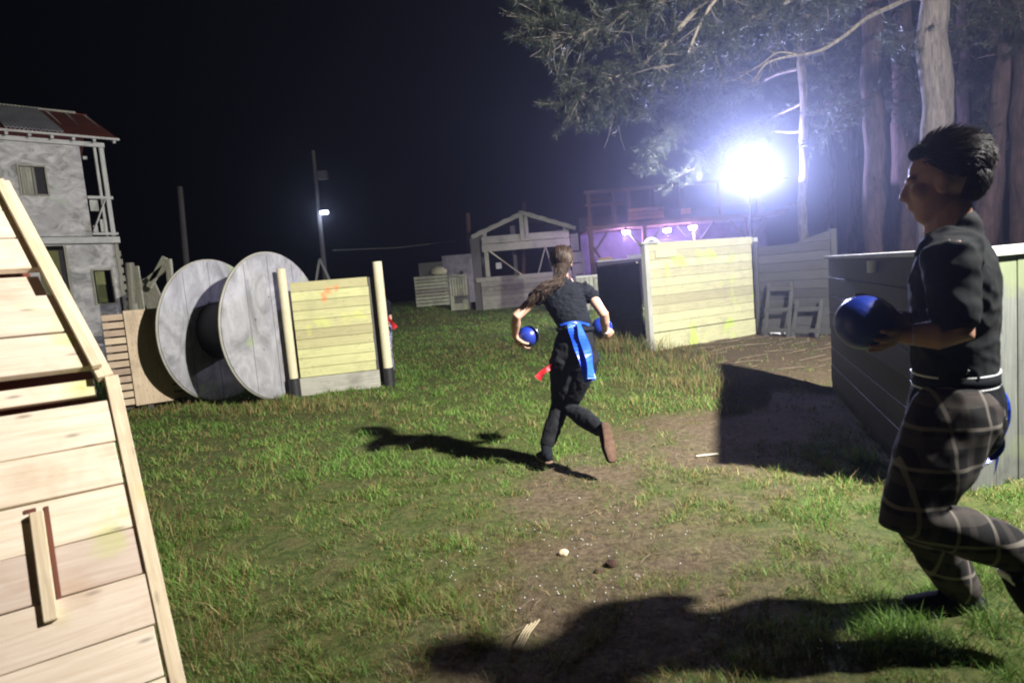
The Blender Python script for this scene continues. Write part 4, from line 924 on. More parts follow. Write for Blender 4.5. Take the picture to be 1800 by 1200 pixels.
# ================================================================== PEOPLE
class Body:
    def __init__(s): s.v = []; s.f = []
    def chain(s, pts, rad, side=(1, 0, 0), seg=14, cap=True):
        pts = [V(p) for p in pts]; rad = [(r, r) if not isinstance(r, (tuple, list)) else r for r in rad]
        if cap:   # rounded ends
            t0 = (pts[0]-pts[1]).normalized(); t1 = (pts[-1]-pts[-2]).normalized(); m0, m1 = min(rad[0]), min(rad[-1])
            pre = [(pts[0]+t0*m0*k, (rad[0][0]*q, rad[0][1]*q)) for k, q in ((.98, .15), (.8, .6), (.45, .88))]
            post = [(pts[-1]+t1*m1*k, (rad[-1][0]*q, rad[-1][1]*q)) for k, q in ((.45, .88), (.8, .6), (.98, .15))]
            pts = [p for p, _ in pre]+pts+[p for p, _ in post]; rad = [r for _, r in pre]+rad+[r for _, r in post]
        n0 = len(s.v); sd = V(side)
        for i, p in enumerate(pts):
            t = (pts[min(i+1, len(pts)-1)]-pts[max(i-1, 0)]).normalized(); a = sd-t*sd.dot(t)
            a = a.normalized() if a.length > 1e-4 else t.orthogonal().normalized(); b = t.cross(a)
            for k in range(seg):
                an = 2*PI*k/seg; s.v.append(p+a*math.cos(an)*rad[i][0]+b*math.sin(an)*rad[i][1])
        for i in range(len(pts)-1):
            for k in range(seg): s.f.append([n0+i*seg+k, n0+i*seg+(k+1) % seg, n0+(i+1)*seg+(k+1) % seg, n0+(i+1)*seg+k])
        s.f.append([n0+k for k in range(seg)][::-1]); e = n0+(len(pts)-1)*seg; s.f.append([e+k for k in range(seg)])
    def ell(s, c, r, ax=None):
        c = V(c); ax = ax or (V((1, 0, 0)), V((0, 1, 0)), V((0, 0, 1))); n0 = len(s.v); nu, nv = 18, 10
        for i in range(nv+1):
            ph = PI*i/nv
            for k in range(nu):
                th = 2*PI*k/nu; d = (math.sin(ph)*math.cos(th)*r[0], math.sin(ph)*math.sin(th)*r[1], math.cos(ph)*r[2])
                if i in (0, nv): d = (math.cos(th)*r[0]*.01, math.sin(th)*r[1]*.01, d[2])
                s.v.append(c+ax[0]*d[0]+ax[1]*d[1]+ax[2]*d[2])
        for i in range(nv):
            for k in range(nu): s.f.append([n0+i*nu+k, n0+(i+1)*nu+k, n0+(i+1)*nu+(k+1) % nu, n0+i*nu+(k+1) % nu])
        s.f.append([n0+k for k in range(nu)]); s.f.append([n0+nv*nu+k for k in range(nu)][::-1])
    def build(s, name, mat, origin, parent=None, voxel=.006, smooth=6, folds=0., fscale=.12, foldz=1.):
        me = bpy.data.meshes.new(name+'_src'); me.from_pydata([tuple(p-origin) for p in s.v], [], s.f); me.update()
        bm = bmesh.new(); bm.from_mesh(me); bmesh.ops.recalc_face_normals(bm, faces=bm.faces[:]); bm.to_mesh(me); bm.free()
        o = bpy.data.objects.new(name, me); COL.objects.link(o)
        md = o.modifiers.new('r', 'REMESH'); md.mode = 'VOXEL'; md.voxel_size = voxel; md.use_smooth_shade = True
        sm = o.modifiers.new('s', 'SMOOTH'); sm.factor = .5; sm.iterations = smooth
        dg = bpy.context.evaluated_depsgraph_get(); ev = o.evaluated_get(dg); nm = bpy.data.meshes.new_from_object(ev)
        o.modifiers.clear(); o.data = nm; nm.name = name
        if folds:
            nm.calc_loop_triangles(); nr = [v.normal.copy() for v in nm.vertices]
            for v, n in zip(nm.vertices, nr):
                q = v.co/fscale; q.z *= foldz; d = mnoise.noise(q)+.5*mnoise.noise(q*2.3+V((5, 1, 2))); d = 1-2.2*abs(d)
                v.co = v.co+n*(folds*max(-.6, d))
        for p in nm.polygons: p.use_smooth = True
        nm.materials.clear(); nm.materials.append(mat)
        if parent: o.parent = parent
        else: o.location = origin
        return o
def hand(bd, c, R, n0, f, wrist, mirror=1, thumbs=True):
    """palm and five fingers closed on a ball (centre c, radius R): n0 = from ball to palm, f = finger direction"""
    n0 = V(n0).normalized(); f = V(f); f = (f-n0*f.dot(n0)).normalized(); g = n0.cross(f)*mirror
    def S(th, lat, h): 
        q = n0*math.cos(th)+f*math.sin(th); q = (q*math.cos(lat)+g*math.sin(lat)).normalized(); return V(c)+q*(R+h)
    bd.chain([V(wrist), S(-.62, 0, .022), S(-.3, 0, .018), S(.02, 0, .015), S(.22, 0, .013)], [(.023, .018), (.028, .017), (.036, .016), (.040, .014), (.039, .011)], g)
    for i, (lat, ln) in enumerate(((-.36, .78), (-.12, .9), (.13, .95), (.37, .86))):
        ln *= .92; a0 = .22; b = [a0, a0+ln*.42, a0+ln*.75, a0+ln]
        bd.chain([S(b[0], lat, .010), S(b[1], lat*1.12, .0095), S(b[2], lat*1.18, .0085), S(b[3], lat*1.22, .0075)], [.0095, .009, .0082, .007], g, 10)
    bd.chain([S(-.38, .30, .016), S(-.15, .62, .013), S(.08, .85, .010), S(.25, 1.0, .0085)], [.014, .0125, .0105, .0085], f, 10)
def hand_open(bd, wrist, d, nrm, sc=1.):
    d = V(d).normalized(); nrm = V(nrm); nrm = (nrm-d*nrm.dot(d)).normalized(); g = d.cross(nrm); w0 = V(wrist)
    bd.chain([w0, w0+d*.04*sc, w0+d*.085*sc], [(.024, .017), (.036, .016), (.038, .012)], g)
    for i, (l, ln) in enumerate(((-.03, .06), (-.01, .075), (.011, .08), (.031, .072))):
        b = w0+d*.085*sc+g*l; bd.chain([b, b+d*ln*.45+nrm*-.008, b+d*ln*.75-nrm*.02, b+d*ln*.85-nrm*.038], [.0095, .009, .008, .007], g, 8)
    b = w0+d*.03+g*.03; bd.chain([b, b+d*.03+g*.025-nrm*.005, b+d*.06+g*.03-nrm*.02], [.013, .011, .009], nrm, 8)
def headgeo(bd, c, fwd, upv, s=1.):
    """head of height ~.23*s at centre c"""
    f = V(fwd).normalized(); u = V(upv); u = (u-f*u.dot(f)).normalized(); l = u.cross(f); A = (f, l, u); c = V(c)
    q = lambda a, b, d: c+f*a*s+l*b*s+u*d*s
    R = lambda *r: tuple(x*s for x in r)
    bd.ell(q(-.012, 0, .035), R(.096, .076, .085), A); bd.ell(q(.028, 0, -.02), R(.062, .062, .085), A)
    bd.ell(q(.048, 0, -.078), R(.034, .036, .034), A); bd.ell(q(.035, 0, -.055), R(.05, .052, .045), A)      # chin, jaw
    bd.chain([q(.082, 0, .018), q(.093, 0, -.004), q(.100, 0, -.021)], [.010*s, .012*s, .014*s], l, 10)    # nose
    bd.ell(q(.094, .011, -.028), R(.010, .008, .007), A); bd.ell(q(.094, -.011, -.028), R(.010, .008, .007), A)
    bd.ell(q(.086, 0, -.047), R(.010, .021, .0065), A); bd.ell(q(.084, 0, -.058), R(.010, .019, .0075), A)     # lips
    for k in (-1, 1):
        bd.ell(q(.078, .031*k, .024), R(.015, .024, .011), A)      # brow
        bd.ell(q(.060, .045*k, -.015), R(.026, .02, .022), A)      # cheek
        bd.ell(q(.008, .076*k, -.008), R(.018, .010, .030), A); bd.ell(q(.001, .084*k, .006), R(.015, .008, .018), A)  # ear
    return q, A
def eyes(q, A, s, origin, parent):
    for k in (-1, 1):
        b = Body(); b.ell(q(.0735, .031*k, .008), (.0105*s,)*3, A)
        me = bpy.data.meshes.new('eye'); me.from_pydata([tuple(p-origin) for p in b.v], [], b.f); me.materials.append(plain('eye_white', (.6, .58, .55), .2))
        for p in me.polygons: p.use_smooth = True
        o = bpy.data.objects.new('eye', me); COL.objects.link(o); o.parent = parent
        b = Body(); b.ell(q(.0815, .031*k, .008), (.0035*s, .005*s, .005*s), A)
        me = bpy.data.meshes.new('iris'); me.from_pydata([tuple(p-origin) for p in b.v], [], b.f); me.materials.append(plain('iris_dark', (.03, .015, .01), .1))
        o2 = bpy.data.objects.new('iris', me); COL.objects.link(o2); o2.parent = o
SK1 = plain('skin_light', (.50, .30, .215), .55, sss=.12, noise=.06, nscale=30); SK2 = plain('skin_warm', (.50, .27, .19), .55, sss=.1, noise=.06, nscale=30)
BLK = plain('black_cloth', (.0065, .008, .012), .9, noise=.25, nscale=12, bump=.3, spec=.2); CHAR = plain('charcoal_joggers', (.010, .011, .013), .9, noise=.25, nscale=10, bump=.4, spec=.2); TEE = plain('faded_black_cloth', (.014, .016, .017), .9, noise=.25, nscale=12, bump=.3, spec=.2)
BLU = plain('blue_ribbon', (.02, .10, .82), .38, noise=.1, nscale=9); RED = plain('red_ribbon', (.55, .02, .03), .45); WHT = M['white']
BALL = mottled('blue_ball', (.012, .035, .30), (.008, .024, .21), (.03, .05, .26), None, 1.0); BALL.node_tree.nodes['Principled BSDF'].inputs['Roughness'].default_value = .33
_B = plain('blue_ball', (.010, .030, .27), .32, noise=.1, nscale=4)
HB = None
def hairmat(name, c1, c2):
    mt, nt, b = newmat(name); geo = N(nt, 'ShaderNodeNewGeometry'); nt.links.new(mixc(nt, geo.outputs['Random Per Island'], c1, c2), b.inputs['Base Color'])
    b.inputs['Roughness'].default_value = .5; b.inputs['Specular IOR Level'].default_value = .3; return mt
def ribbon(pts, w0, w1, side, origin, mat, name, parent, th=.0016):
    mb = MB(); pts = curve(pts, 5); n = len(pts); sd = V(side).normalized(); vs = []
    for i, p in enumerate(pts):
        t = (pts[min(i+1, n-1)]-pts[max(0, i-1)]).normalized(); a = (sd-t*sd.dot(t)).normalized(); a = Quaternion(t, .5*math.sin(i*.55+w0*90)) @ a
        nn = t.cross(a); w_ = (w0+(w1-w0)*i/(n-1))/2
        vs += [p-a*w_-nn*th/2-origin, p+a*w_-nn*th/2-origin, p+a*w_+nn*th/2-origin, p-a*w_+nn*th/2-origin]
    mb.v = vs
    for i in range(n-1):
        for k in range(4): mb.f.append([i*4+k, i*4+(k+1) % 4, i*4+4+(k+1) % 4, i*4+4+k])
    mb.f += [[3, 2, 1, 0], [n*4-4, n*4-3, n*4-2, n*4-1]]; mb.uv = [[(0, 0)]*4 for f in mb.f]
    return mb.build(name, mat, parent, smooth=False)
def ball(c, R, label):
    bm = bmesh.new(); bmesh.ops.create_uvsphere(bm, u_segments=48, v_segments=32, radius=R); me = bpy.data.meshes.new('play_ball'); bm.to_mesh(me); bm.free()
    for p in me.polygons: p.use_smooth = True
    me.materials.append(BALL); o = bpy.data.objects.new('play_ball', me); COL.objects.link(o); o.location = c; tag(o, label, 'ball', 'blue play balls'); return o
def shoe(heel, toe, upv, origin, parent, mats, w=.045, ankle=None):
    heel, toe = V(heel), V(toe); d = (toe-heel); L = d.length; d.normalize(); u = V(upv); u = (u-d*u.dot(d)).normalized(); s = d.cross(u)
    b = Body(); b.chain([heel+d*.02+u*.035, heel+d*L*.35+u*.04, heel+d*L*.65+u*.03, heel+d*L*.93+u*.02], [(w*.75, .036), (w*.85, .040), (w*1.0, .030), (w*.75, .019)], s)
    if ankle is not None: b.chain([heel+d*.045+u*.03, V(ankle)], [(.042, .042), (.040, .042)], s)
    sh = b.build('shoe', mats[0], origin, parent, .006, 3)
    b = Body(); b.chain([heel+d*.01, heel+d*L*.35, heel+d*L*.68, heel+d*L*.97], [(w*.78, .013), (w*.82, .013), (w*1.05, .013), (w*.72, .011)], s); b.build('sole', mats[1], origin, sh, .005, 2)
    b = Body(); b.chain([heel+d*L*.30+u*.075-s*.0, heel+d*L*.55+u*.055], [(w*.55, .008), (w*.6, .008)], s); b.build('lace_panel', mats[2], origin, sh, .005, 1)
    return sh
def strands(mb, pathfn, num, r, origin):
    for k in range(num):
        pts = pathfn(k)
        mb.tube([p-origin for p in pts], [r*.9]+[r]*(len(pts)-2)+[r*.4], 4, False)

def woman():
    W = lambda px, py, Y: P(px, py, Y)
    origin = V((.3, 4.5, ghf(.3, 4.5)))
    sh = (W(950, 516, 4.50), W(1033, 512, 4.52)); el = (W(908, 556, 4.42), W(1062, 553, 4.42)); 
    bl = W(929, 591, 4.60); br = W(1058, 576, 4.66); R = .079
    wr = (W(905, 590, 4.56), W(1064, 584, 4.56)); hipc = W(1008, 618, 4.45); waist = W(1010, 570, 4.46); chest = W(995, 532, 4.50); neck = W(988, 500, 4.52)
    hip = (W(990, 632, 4.45), W(1030, 630, 4.45)); kn = (W(986, 712, 4.62), W(1000, 716, 4.58)); an = (W(960, 784, 4.52), W(1057, 756, 4.22))
    lat = (sh[1]-sh[0]).normalized(); hd = W(987, 461, 4.60); 
    b = Body(); q, A = headgeo(b, hd, (-.06, .97, -.22), (.05, .2, 1), .92)
    b.chain([W(986, 480, 4.56), neck, W(992, 512, 4.50)], [.052, .052, (.07, .055)], lat)
    b.chain([neck, chest, W(1003, 552, 4.48), waist, hipc], [(.09, .06), (.135, .085), (.115, .08), (.105, .075), (.14, .09)], lat)
    b.chain([sh[0]-V((0, 0, .01)), sh[0].lerp(neck, .55), neck-V((0, 0, .012)), sh[1].lerp(neck, .55), sh[1]-V((0, 0, .01))], [.034, .038, .042, .038, .034], (0, 0, 1))
    for i in (0, 1):
        b.chain([chest.lerp(sh[i], .6), sh[i], sh[i].lerp(el[i], .5), el[i], el[i].lerp(wr[i], .35), wr[i]], [.050, .042, .039, .034, .036, .022], lat)
        b.chain([hip[i], kn[i], an[i]], [.075, .05, .033], lat)
    hand(b, bl, R, (-.85, -.25, -.45), (.35, .3, -.7), wr[0], 1); hand(b, br, R, (.45, -.65, -.45), (.45, .5, -.6), wr[1], -1)
    body = b.build('person', SK1, origin, None, .0055, 5)
    tag(body, 'runner with long ponytail in black top seen from behind, carrying two blue balls', 'person')
    eyes(q, A, .97, origin, body)
    # top
    b = Body(); b.chain([W(990, 500, 4.51), W(994, 514, 4.50), chest, W(1002, 550, 4.475), W(1010, 568, 4.46), W(1011, 576, 4.46)], [(.07, .058), (.145, .085), (.152, .1), (.128, .093), (.122, .09), (.124, .092)], lat, 24)
    for i in (0, 1): b.chain([chest.lerp(sh[i], .35)+V((0, 0, .01)), sh[i]+V((0, 0, .006)), sh[i].lerp(el[i], .16)], [.078, .070, .062], lat)
    b.chain([sh[0]-V((0, 0, .004)), sh[0].lerp(neck, .5)-V((0, 0, .008)), neck-V((0, 0, .045)), sh[1].lerp(neck, .5)-V((0, 0, .008)), sh[1]-V((0, 0, .004))], [.052, .055, .056, .055, .052], (0, 0, 1))
    top = b.build('top', BLK, origin, body, .006, 4, .005, .05, 2.4)
    # trousers
    b = Body(); b.chain([W(1011, 588, 4.455), W(1010, 606, 4.45), hipc-V((0, 0, .03))], [(.126, .096), (.146, .118), (.148, .12)], lat, 24)
    for i in (0, 1):
        k = kn[i]; b.chain([hip[i]+lat*(-.012 if i == 0 else .012), hip[i].lerp(k, .45), k, k.lerp(an[i], .45), k.lerp(an[i], .9)], [(.086, .108), (.084, .096), (.070, .075), (.064, .066), (.054, .054)], lat, 20)
    b.build('trousers', CHAR, origin, body, .007, 5, .006, .09, .9)
    # shoes
    shoe(W(966, 813, 4.40), W(948, 802, 4.66), (.0, .0, 1), origin, body, (BLK, plain('tan_sole', (.16, .10, .07), .8, noise=.2), WHT), .042, an[0])
    shoe(W(1064, 742, 4.16), W(1077, 812, 4.02), (-.35, .92, .1), origin, body, (BLK, plain('brown_sole', (.085, .045, .027), .9, noise=.4, nscale=20), WHT), .044, an[1])
    # hair: cap, strands drawn back to the tie, ponytail blown to the left
    HM = hairmat('brown_hair', (.008, .005, .004), (.075, .046, .028)); tie = W(985, 484, 4.475)
    b = Body(); f, l, u = A; s = .92; b.ell(hd+f*-.018*s+u*.036*s, (.106*s, .088*s, .092*s), A); b.chain([hd-f*.02-u*.02, hd.lerp(tie, .75)], [.066, .05], l)
    hair = b.build('hair', plain('dark_brown_hair_base', (.022, .014, .009), .7, noise=.5, nscale=60, bump=.6, spec=.15), origin, body, .006, 3)
    mb = MB()
    def cap(k):
        th = random.uniform(-1.5, 1.5); ph = random.uniform(-.1, 1.35); c0 = hd+f*-.018*s+u*.036*s
        d = (f*math.cos(ph)*math.cos(th)*random.choice((1, 1, -.3))+l*math.sin(th)+u*math.sin(ph)).normalized(); e = (tie-c0).normalized(); pts = []
        for i in range(7):
            a = i/6; dd = (d*(1-a)+e*a+(-f)*math.sin(a*PI)*.35).normalized(); rr = .1/math.sqrt((dd.dot(f)/1.08)**2+(dd.dot(l)/.90)**2+(dd.dot(u)/.94)**2)*s
            pts.append(c0+dd*(rr+.001+random.uniform(0, .005)))
        pts[-1] = tie+V((random.gauss(0, .006),)*3); return pts
    strands(mb, cap, 420, .0026, origin)
    ends = [W(938, 520, 4.40), W(930, 530, 4.38), W(950, 522, 4.4), W(945, 512, 4.38), W(955, 515, 4.38)]
    def tail(k):
        e = random.choice(ends)+V((random.gauss(0, .014), random.gauss(0, .02), random.gauss(0, .016))); m1 = W(979, 496, 4.41)+V([random.gauss(0, .017) for _ in range(3)]); m2 = W(958, 507, 4.38)+V([random.gauss(0, .016) for _ in range(3)])
        pts = curve([tie+V([random.gauss(0, .020) for _ in range(3)]), m1, m2, e], 5); ph = random.random()*6
        return [p+V((0, math.cos(i*.9+ph), math.sin(i*.9+ph)))*.006*min(1, i/4) for i, p in enumerate(pts)]
    strands(mb, tail, 750, .0018, origin); mb.build('hair_strands', HM, hair, smooth=True)
    b = Body(); b.chain([tie+(neck-hd)*.0-l*.02, tie+l*.02], [.018, .018], u); b.build('hair_tie', BLK, origin, hair, .004, 2)
    # belt with flags
    c = W(1011, 578, 4.455); mb = MB(); ax = lat; ay = V((0, 0, 1)).cross(lat)
    for (z0, z1, rr, nm, mt) in ((-.012, .012, 1.0, 'flag_belt', BLK),):
        vs = []; n = 40
        for j, (zz, k2) in enumerate(((z0, 1.0), (z1, 1.0), (z1, .96), (z0, .96))):
            for i in range(n): a = 2*PI*i/n; vs.append(c+ax*math.cos(a)*.136*k2+ay*math.sin(a)*.105*k2+V((0, 0, zz))-origin)
        mb.v = vs
        for j in range(4):
            for i in range(n): mb.f.append([j*n+i, j*n+(i+1) % n, ((j+1) % 4)*n+(i+1) % n, ((j+1) % 4)*n+i])
        mb.uv = [[(0, 0)]*4 for _ in mb.f]; belt = mb.build(nm, mt, body, smooth=True)
    ribbon([W(985, 572, 4.35), W(1003, 567, 4.33), W(1022, 567, 4.345), W(1036, 571, 4.40)], .016, .014, (0, 0, 1), origin, BLU, 'waist_ribbon', belt)
    ribbon([W(1003, 569, 4.33), W(1012, 595, 4.31), W(1024, 630, 4.28), W(1037, 670, 4.22)], .058, .075, (1, .1, .15), origin, BLU, 'flag', belt)
    ribbon([W(1017, 569, 4.325), W(1024, 592, 4.29), W(1034, 622, 4.25), W(1040, 665, 4.20)], .046, .066, (1, .35, .1), origin, BLU, 'flag', belt)
    fl = ribbon([W(978, 636, 4.42), W(967, 645, 4.40), W(955, 653, 4.40), W(945, 666, 4.40)], .03, .05, (.3, .2, .9), origin, RED, 'flag', belt); fl['label'] = 'short red flag end flying out at the left thigh'
    # wristband
    b = Body(); w1 = wr[1]; dd = (wr[1]-el[1]).normalized(); b.chain([w1-dd*.022, w1-dd*.004], [.027, .0265], lat, cap=False); b.build('wristband', WHT, origin, body, .004, 1)
    ball(bl, R, 'dark blue ball under the left arm of the ponytailed runner'); ball(br, R, 'bright blue ball held at the right hip of the ponytailed runner')
woman()

def plaid():
    mt, nt, b = newmat('plaid_cloth'); L = nt.links; tc = N(nt, 'ShaderNodeTexCoord'); sp = N(nt, 'ShaderNodeSeparateXYZ'); L.new(tc.outputs['Object'], sp.inputs[0])
    dst = N(nt, 'ShaderNodeTexNoise', Scale=5.); L.new(tc.outputs['Object'], dst.inputs[0])
    def lines(sock, per, wdt, off=0., k=.35):
        a = N(nt, 'ShaderNodeMath', _operation='MULTIPLY_ADD'); L.new(dst.outputs[0], a.inputs[0]); a.inputs[1].default_value = .03; L.new(sock, a.inputs[2])
        d = N(nt, 'ShaderNodeMath', _operation='MULTIPLY_ADD'); L.new(a.outputs[0], d.inputs[0]); d.inputs[1].default_value = 1/per; d.inputs[2].default_value = 50+off
        f = N(nt, 'ShaderNodeMath', _operation='FRACT'); L.new(d.outputs[0], f.inputs[0]); c = N(nt, 'ShaderNodeMath', _operation='LESS_THAN'); L.new(f.outputs[0], c.inputs[0]); c.inputs[1].default_value = wdt
        m_ = N(nt, 'ShaderNodeMath', _operation='MULTIPLY'); L.new(c.outputs[0], m_.inputs[0]); m_.inputs[1].default_value = k; return m_.outputs[0]
    col = mixc(nt, lines(sp.outputs[2], .11, .28, 0, .6), (.005, .005, .006), (.07, .062, .052))
    col = mixc(nt, lines(sp.outputs[0], .10, .22, .3, .5), col, (.06, .05, .045))
    col = mixc(nt, lines(sp.outputs[1], .10, .18, .3, .4), col, (.07, .05, .045))
    col = mixc(nt, lines(sp.outputs[2], .11, .10, .58, .7), col, (.26, .235, .20)); col = mixc(nt, lines(sp.outputs[0], .10, .09, .62, .65), col, (.24, .215, .185))
    L.new(col, b.inputs['Base Color']); b.inputs['Roughness'].default_value = .9; return mt
def man():
    Y = 1.85; W = lambda px, py, y=Y: P(px, py, y)
    origin = V((1.38, 1.86, ghf(1.38, 1.86)))
    bc = W(1518, 567, 1.80); R = .078
    neck = W(1662, 402, 1.86); hd = W(1657, 322, 1.85); chest = W(1676, 490, 1.87); waist = W(1672, 630, 1.88); hipc = W(1678, 705, 1.88)
    shn = W(1668, 450, 1.72); shf = W(1655, 455, 2.02); eln = W(1684, 588, 1.68); elf = W(1640, 575, 2.08); wrn = W(1592, 588, 1.74); wrf = W(1580, 560, 1.92)
    hn = W(1680, 725, 1.80); hf = W(1672, 725, 1.97); knn = W(1600, 905, 1.78); knf = W(1612, 900, 1.97); ann = W(1790, 968, 1.72); anf = W(1690, 1035, 1.99)
    side = V((.56, .83, 0)); fr = V((-.83, .56, 0))
    b = Body(); q, A = headgeo(b, hd, (-.86, .50, -.08), (-.04, .03, 1), .99)
    b.chain([W(1668, 365), neck, W(1672, 425, 1.86)], [(.056, .058), (.056, .056), (.08, .07)], side)
    b.chain([W(1672, 428, 1.86), chest, W(1674, 570, 1.88), waist, hipc], [(.10, .07), (.155, .10), (.14, .10), (.13, .095), (.15, .11)], side)
    b.chain([W(1672, 455, 1.80), shn, shn.lerp(eln, .5), eln, eln.lerp(wrn, .35), wrn], [.07, .06, .048, .040, .042, .027], side)
    b.chain([W(1665, 455, 1.95), shf, shf.lerp(elf, .5), elf, elf.lerp(wrf, .35), wrf], [.07, .06, .048, .040, .042, .027], side)
    for h_, k_, a_ in ((hn, knn, ann), (hf, knf, anf)): b.chain([h_, k_, a_], [.08, .055, .036], side)
    hand(b, bc, R, (.80, -.42, -.42), (-.35, -.62, -.45), wrn, 1); hand(b, bc, R, (.72, .55, .35), (-.4, .6, .6), wrf, -1)
    body = b.build('person', SK2, origin, None, .0055, 4)
    tag(body, 'near runner in black t-shirt and plaid trousers facing left, hugging a blue ball', 'person')
    eyes(q, A, .99, origin, body)
    # t-shirt
    b = Body(); b.chain([W(1678, 406, 1.86), W(1674, 425, 1.86), W(1676, 455, 1.87), chest, W(1678, 570, 1.88), W(1676, 630, 1.88), W(1678, 652, 1.88)], [(.075, .066), (.12, .080), (.16, .098), (.170, .112), (.155, .110), (.150, .108), (.152, .108)], side, 26)
    for s_, e_ in ((shn, eln), (shf, elf)): b.chain([chest.lerp(s_, .75)+V((0, 0, .02)), s_, s_.lerp(e_, .45), s_.lerp(e_, .74)], [.080, .069, .060, .060], side, 18)
    b.build('t_shirt', TEE, origin, body, .006, 5, .006, .10, 1.3)
    b = Body(); b.chain([W(1678, 415, 1.862), W(1680, 405, 1.862)], [(.068, .062), (.064, .058)], side, 22, False); b.build('collar', BLK, origin, body, .005, 1)
    # trousers: black yoke and plaid legs
    b = Body(); b.chain([W(1680, 668, 1.88), W(1680, 700, 1.88), W(1680, 738, 1.88)], [(.145, .108), (.16, .122), (.165, .126)], side, 26); b.build('trouser_yoke', BLK, origin, body, .007, 4, .004, .1)
    b = Body(); b.chain([W(1680, 715, 1.88), W(1676, 745, 1.88)], [(.155, .122), (.16, .126)], side, 24)
    for h_, k_, a_, dy in ((hn, knn, ann, 0), (hf, knf, anf, 0)): b.chain([h_, h_.lerp(k_, .5), k_, k_.lerp(a_, .5), k_.lerp(a_, .93)], [(.100, .112), (.098, .106), (.082, .088), (.074, .074), (.066, .062)], side, 20)
    b.build('plaid_trousers', plaid(), origin, body, .008, 6, .005, .12, .9)
    shoe(W(1722, 1080, 1.99), W(1590, 1068, 1.97), (0, 0, 1), origin, body, (BLK, BLK, BLK), .046, anf)
    shoe(W(1800, 960, 1.72), W(1825, 1080, 1.70), (-.95, 0, .1), origin, body, (BLK, plain('grey_sole', (.2, .2, .2), .7), WHT), .046, ann)
    # hair
    HM = hairmat('dark_hair', (.010, .008, .007), (.035, .024, .018)); f, l, u = A; s = .99
    b = Body(); b.ell(hd+f*-.030*s+u*.055*s, (.096*s, .080*s, .076*s), A); b.ell(hd+f*-.066*s+u*-.005*s, (.045*s, .062*s, .058*s), A); b.ell(hd+f*.030*s+u*.098*s, (.050*s, .058*s, .030*s), A)
    hair = b.build('hair', plain('black_hair_base', (.012, .009, .008), .8, noise=.5, nscale=60, bump=.6, spec=.1), origin, body, .006, 4)
    mb = MB()
    def st(k):
        c0 = hd+f*-.028*s+u*.05*s
        while True:
            d = V((random.gauss(0, 1), random.gauss(0, 1), random.gauss(0, 1))).normalized()
            if d.z > -.55+.9*max(0, d.x)*1.1 and not (d.x > .75 and d.z < .35): break
        n = f*d.x*.098+l*d.y*.080+u*d.z*.080; p = c0+n*s*.98; nn = n.normalized(); top = max(0, d.z)
        comb = (-f*(.9-.5*max(0, d.x))+u*(-.5+1.0*top)+l*random.gauss(0, .25)); comb = (comb-nn*comb.dot(nn)).normalized()
        L = random.uniform(.025, .05)*(.6+.8*top); lift = (.22+.5*top*max(0, d.x)+random.uniform(0, .18)); pts = [p]
        for i in range(3): pts.append(pts[-1]+(comb+nn*lift*(1-i*.45)).normalized()*L/3)
        return pts
    def nape(k):
        c0 = hd+f*-.066*s+u*-.005*s
        d = V((random.uniform(-1, .25), random.gauss(0, .8), random.uniform(-.9, .6))).normalized(); nn = (f*d.x*.045+l*d.y*.062+u*d.z*.058); p = c0+nn*s*.97; nn = nn.normalized()
        c = (-u+V([random.gauss(0, .2) for _ in range(3)])); c = (c-nn*c.dot(nn)).normalized(); return [p, p+(c+nn*.25).normalized()*.012, p+(c+nn*.1).normalized()*.026]
    strands(mb, nape, 900, .0013, origin)
    strands(mb, st, 2600, .0014, origin); mb.build('hair_strands', HM, hair, smooth=True)
    # belt and flags
    c = W(1678, 661, 1.88); belt = None
    for (z0, z1, a_, b_, nm, mt) in ((-.017, .017, .154, .113, 'flag_belt', BLK), (.016, .021, .1545, .1135, 'belt_edge', WHT), (-.022, -.017, .1545, .1135, 'belt_edge', WHT)):
        mb = MB(); n = 44; vs = []
        for zz, k2 in ((z0, 1), (z1, 1), (z1, .95), (z0, .95)):
            for i in range(n): an = 2*PI*i/n; vs.append(c+fr*(math.cos(an)*b_*k2)+side*(math.sin(an)*a_*k2)+V((0, 0, zz))-origin)
        mb.v = vs
        for j in range(4):
            for i in range(n): mb.f.append([j*n+i, j*n+(i+1) % n, ((j+1) % 4)*n+(i+1) % n, ((j+1) % 4)*n+i])
        mb.uv = [[(0, 0)]*4 for _ in mb.f]; o = mb.build(nm, mt, belt if belt else body, smooth=True); belt = belt or o
    ribbon([W(1742, 655, 1.84), W(1756, 690, 1.84), W(1758, 760, 1.86), W(1744, 800, 1.88), W(1712, 838, 1.9)], .045, .05, (.3, .9, 0), origin, BLU, 'flag', belt)
    ribbon([W(1742, 660, 1.86), W(1764, 700, 1.88), W(1762, 760, 1.9), W(1748, 830, 1.92)], .04, .045, (.9, .5, 0), origin, BLU, 'flag', belt)
    ribbon([W(1700, 655, 1.74), W(1725, 646, 1.78), W(1744, 634, 1.85)], .016, .02, (0, 0, 1), origin, WHT, 'white_tape', belt)
    b = Body(); w1 = wrn; dd = (wrn-eln).normalized(); b.chain([w1-dd*.03, w1-dd*.012], [.031, .030], side, cap=False); b.build('wristband', plain('lilac_band', (.5, .42, .6), .5), origin, body, .004, 1)
    ball(bc, R, 'blue ball hugged in front of the near runner in plaid trousers')
man()

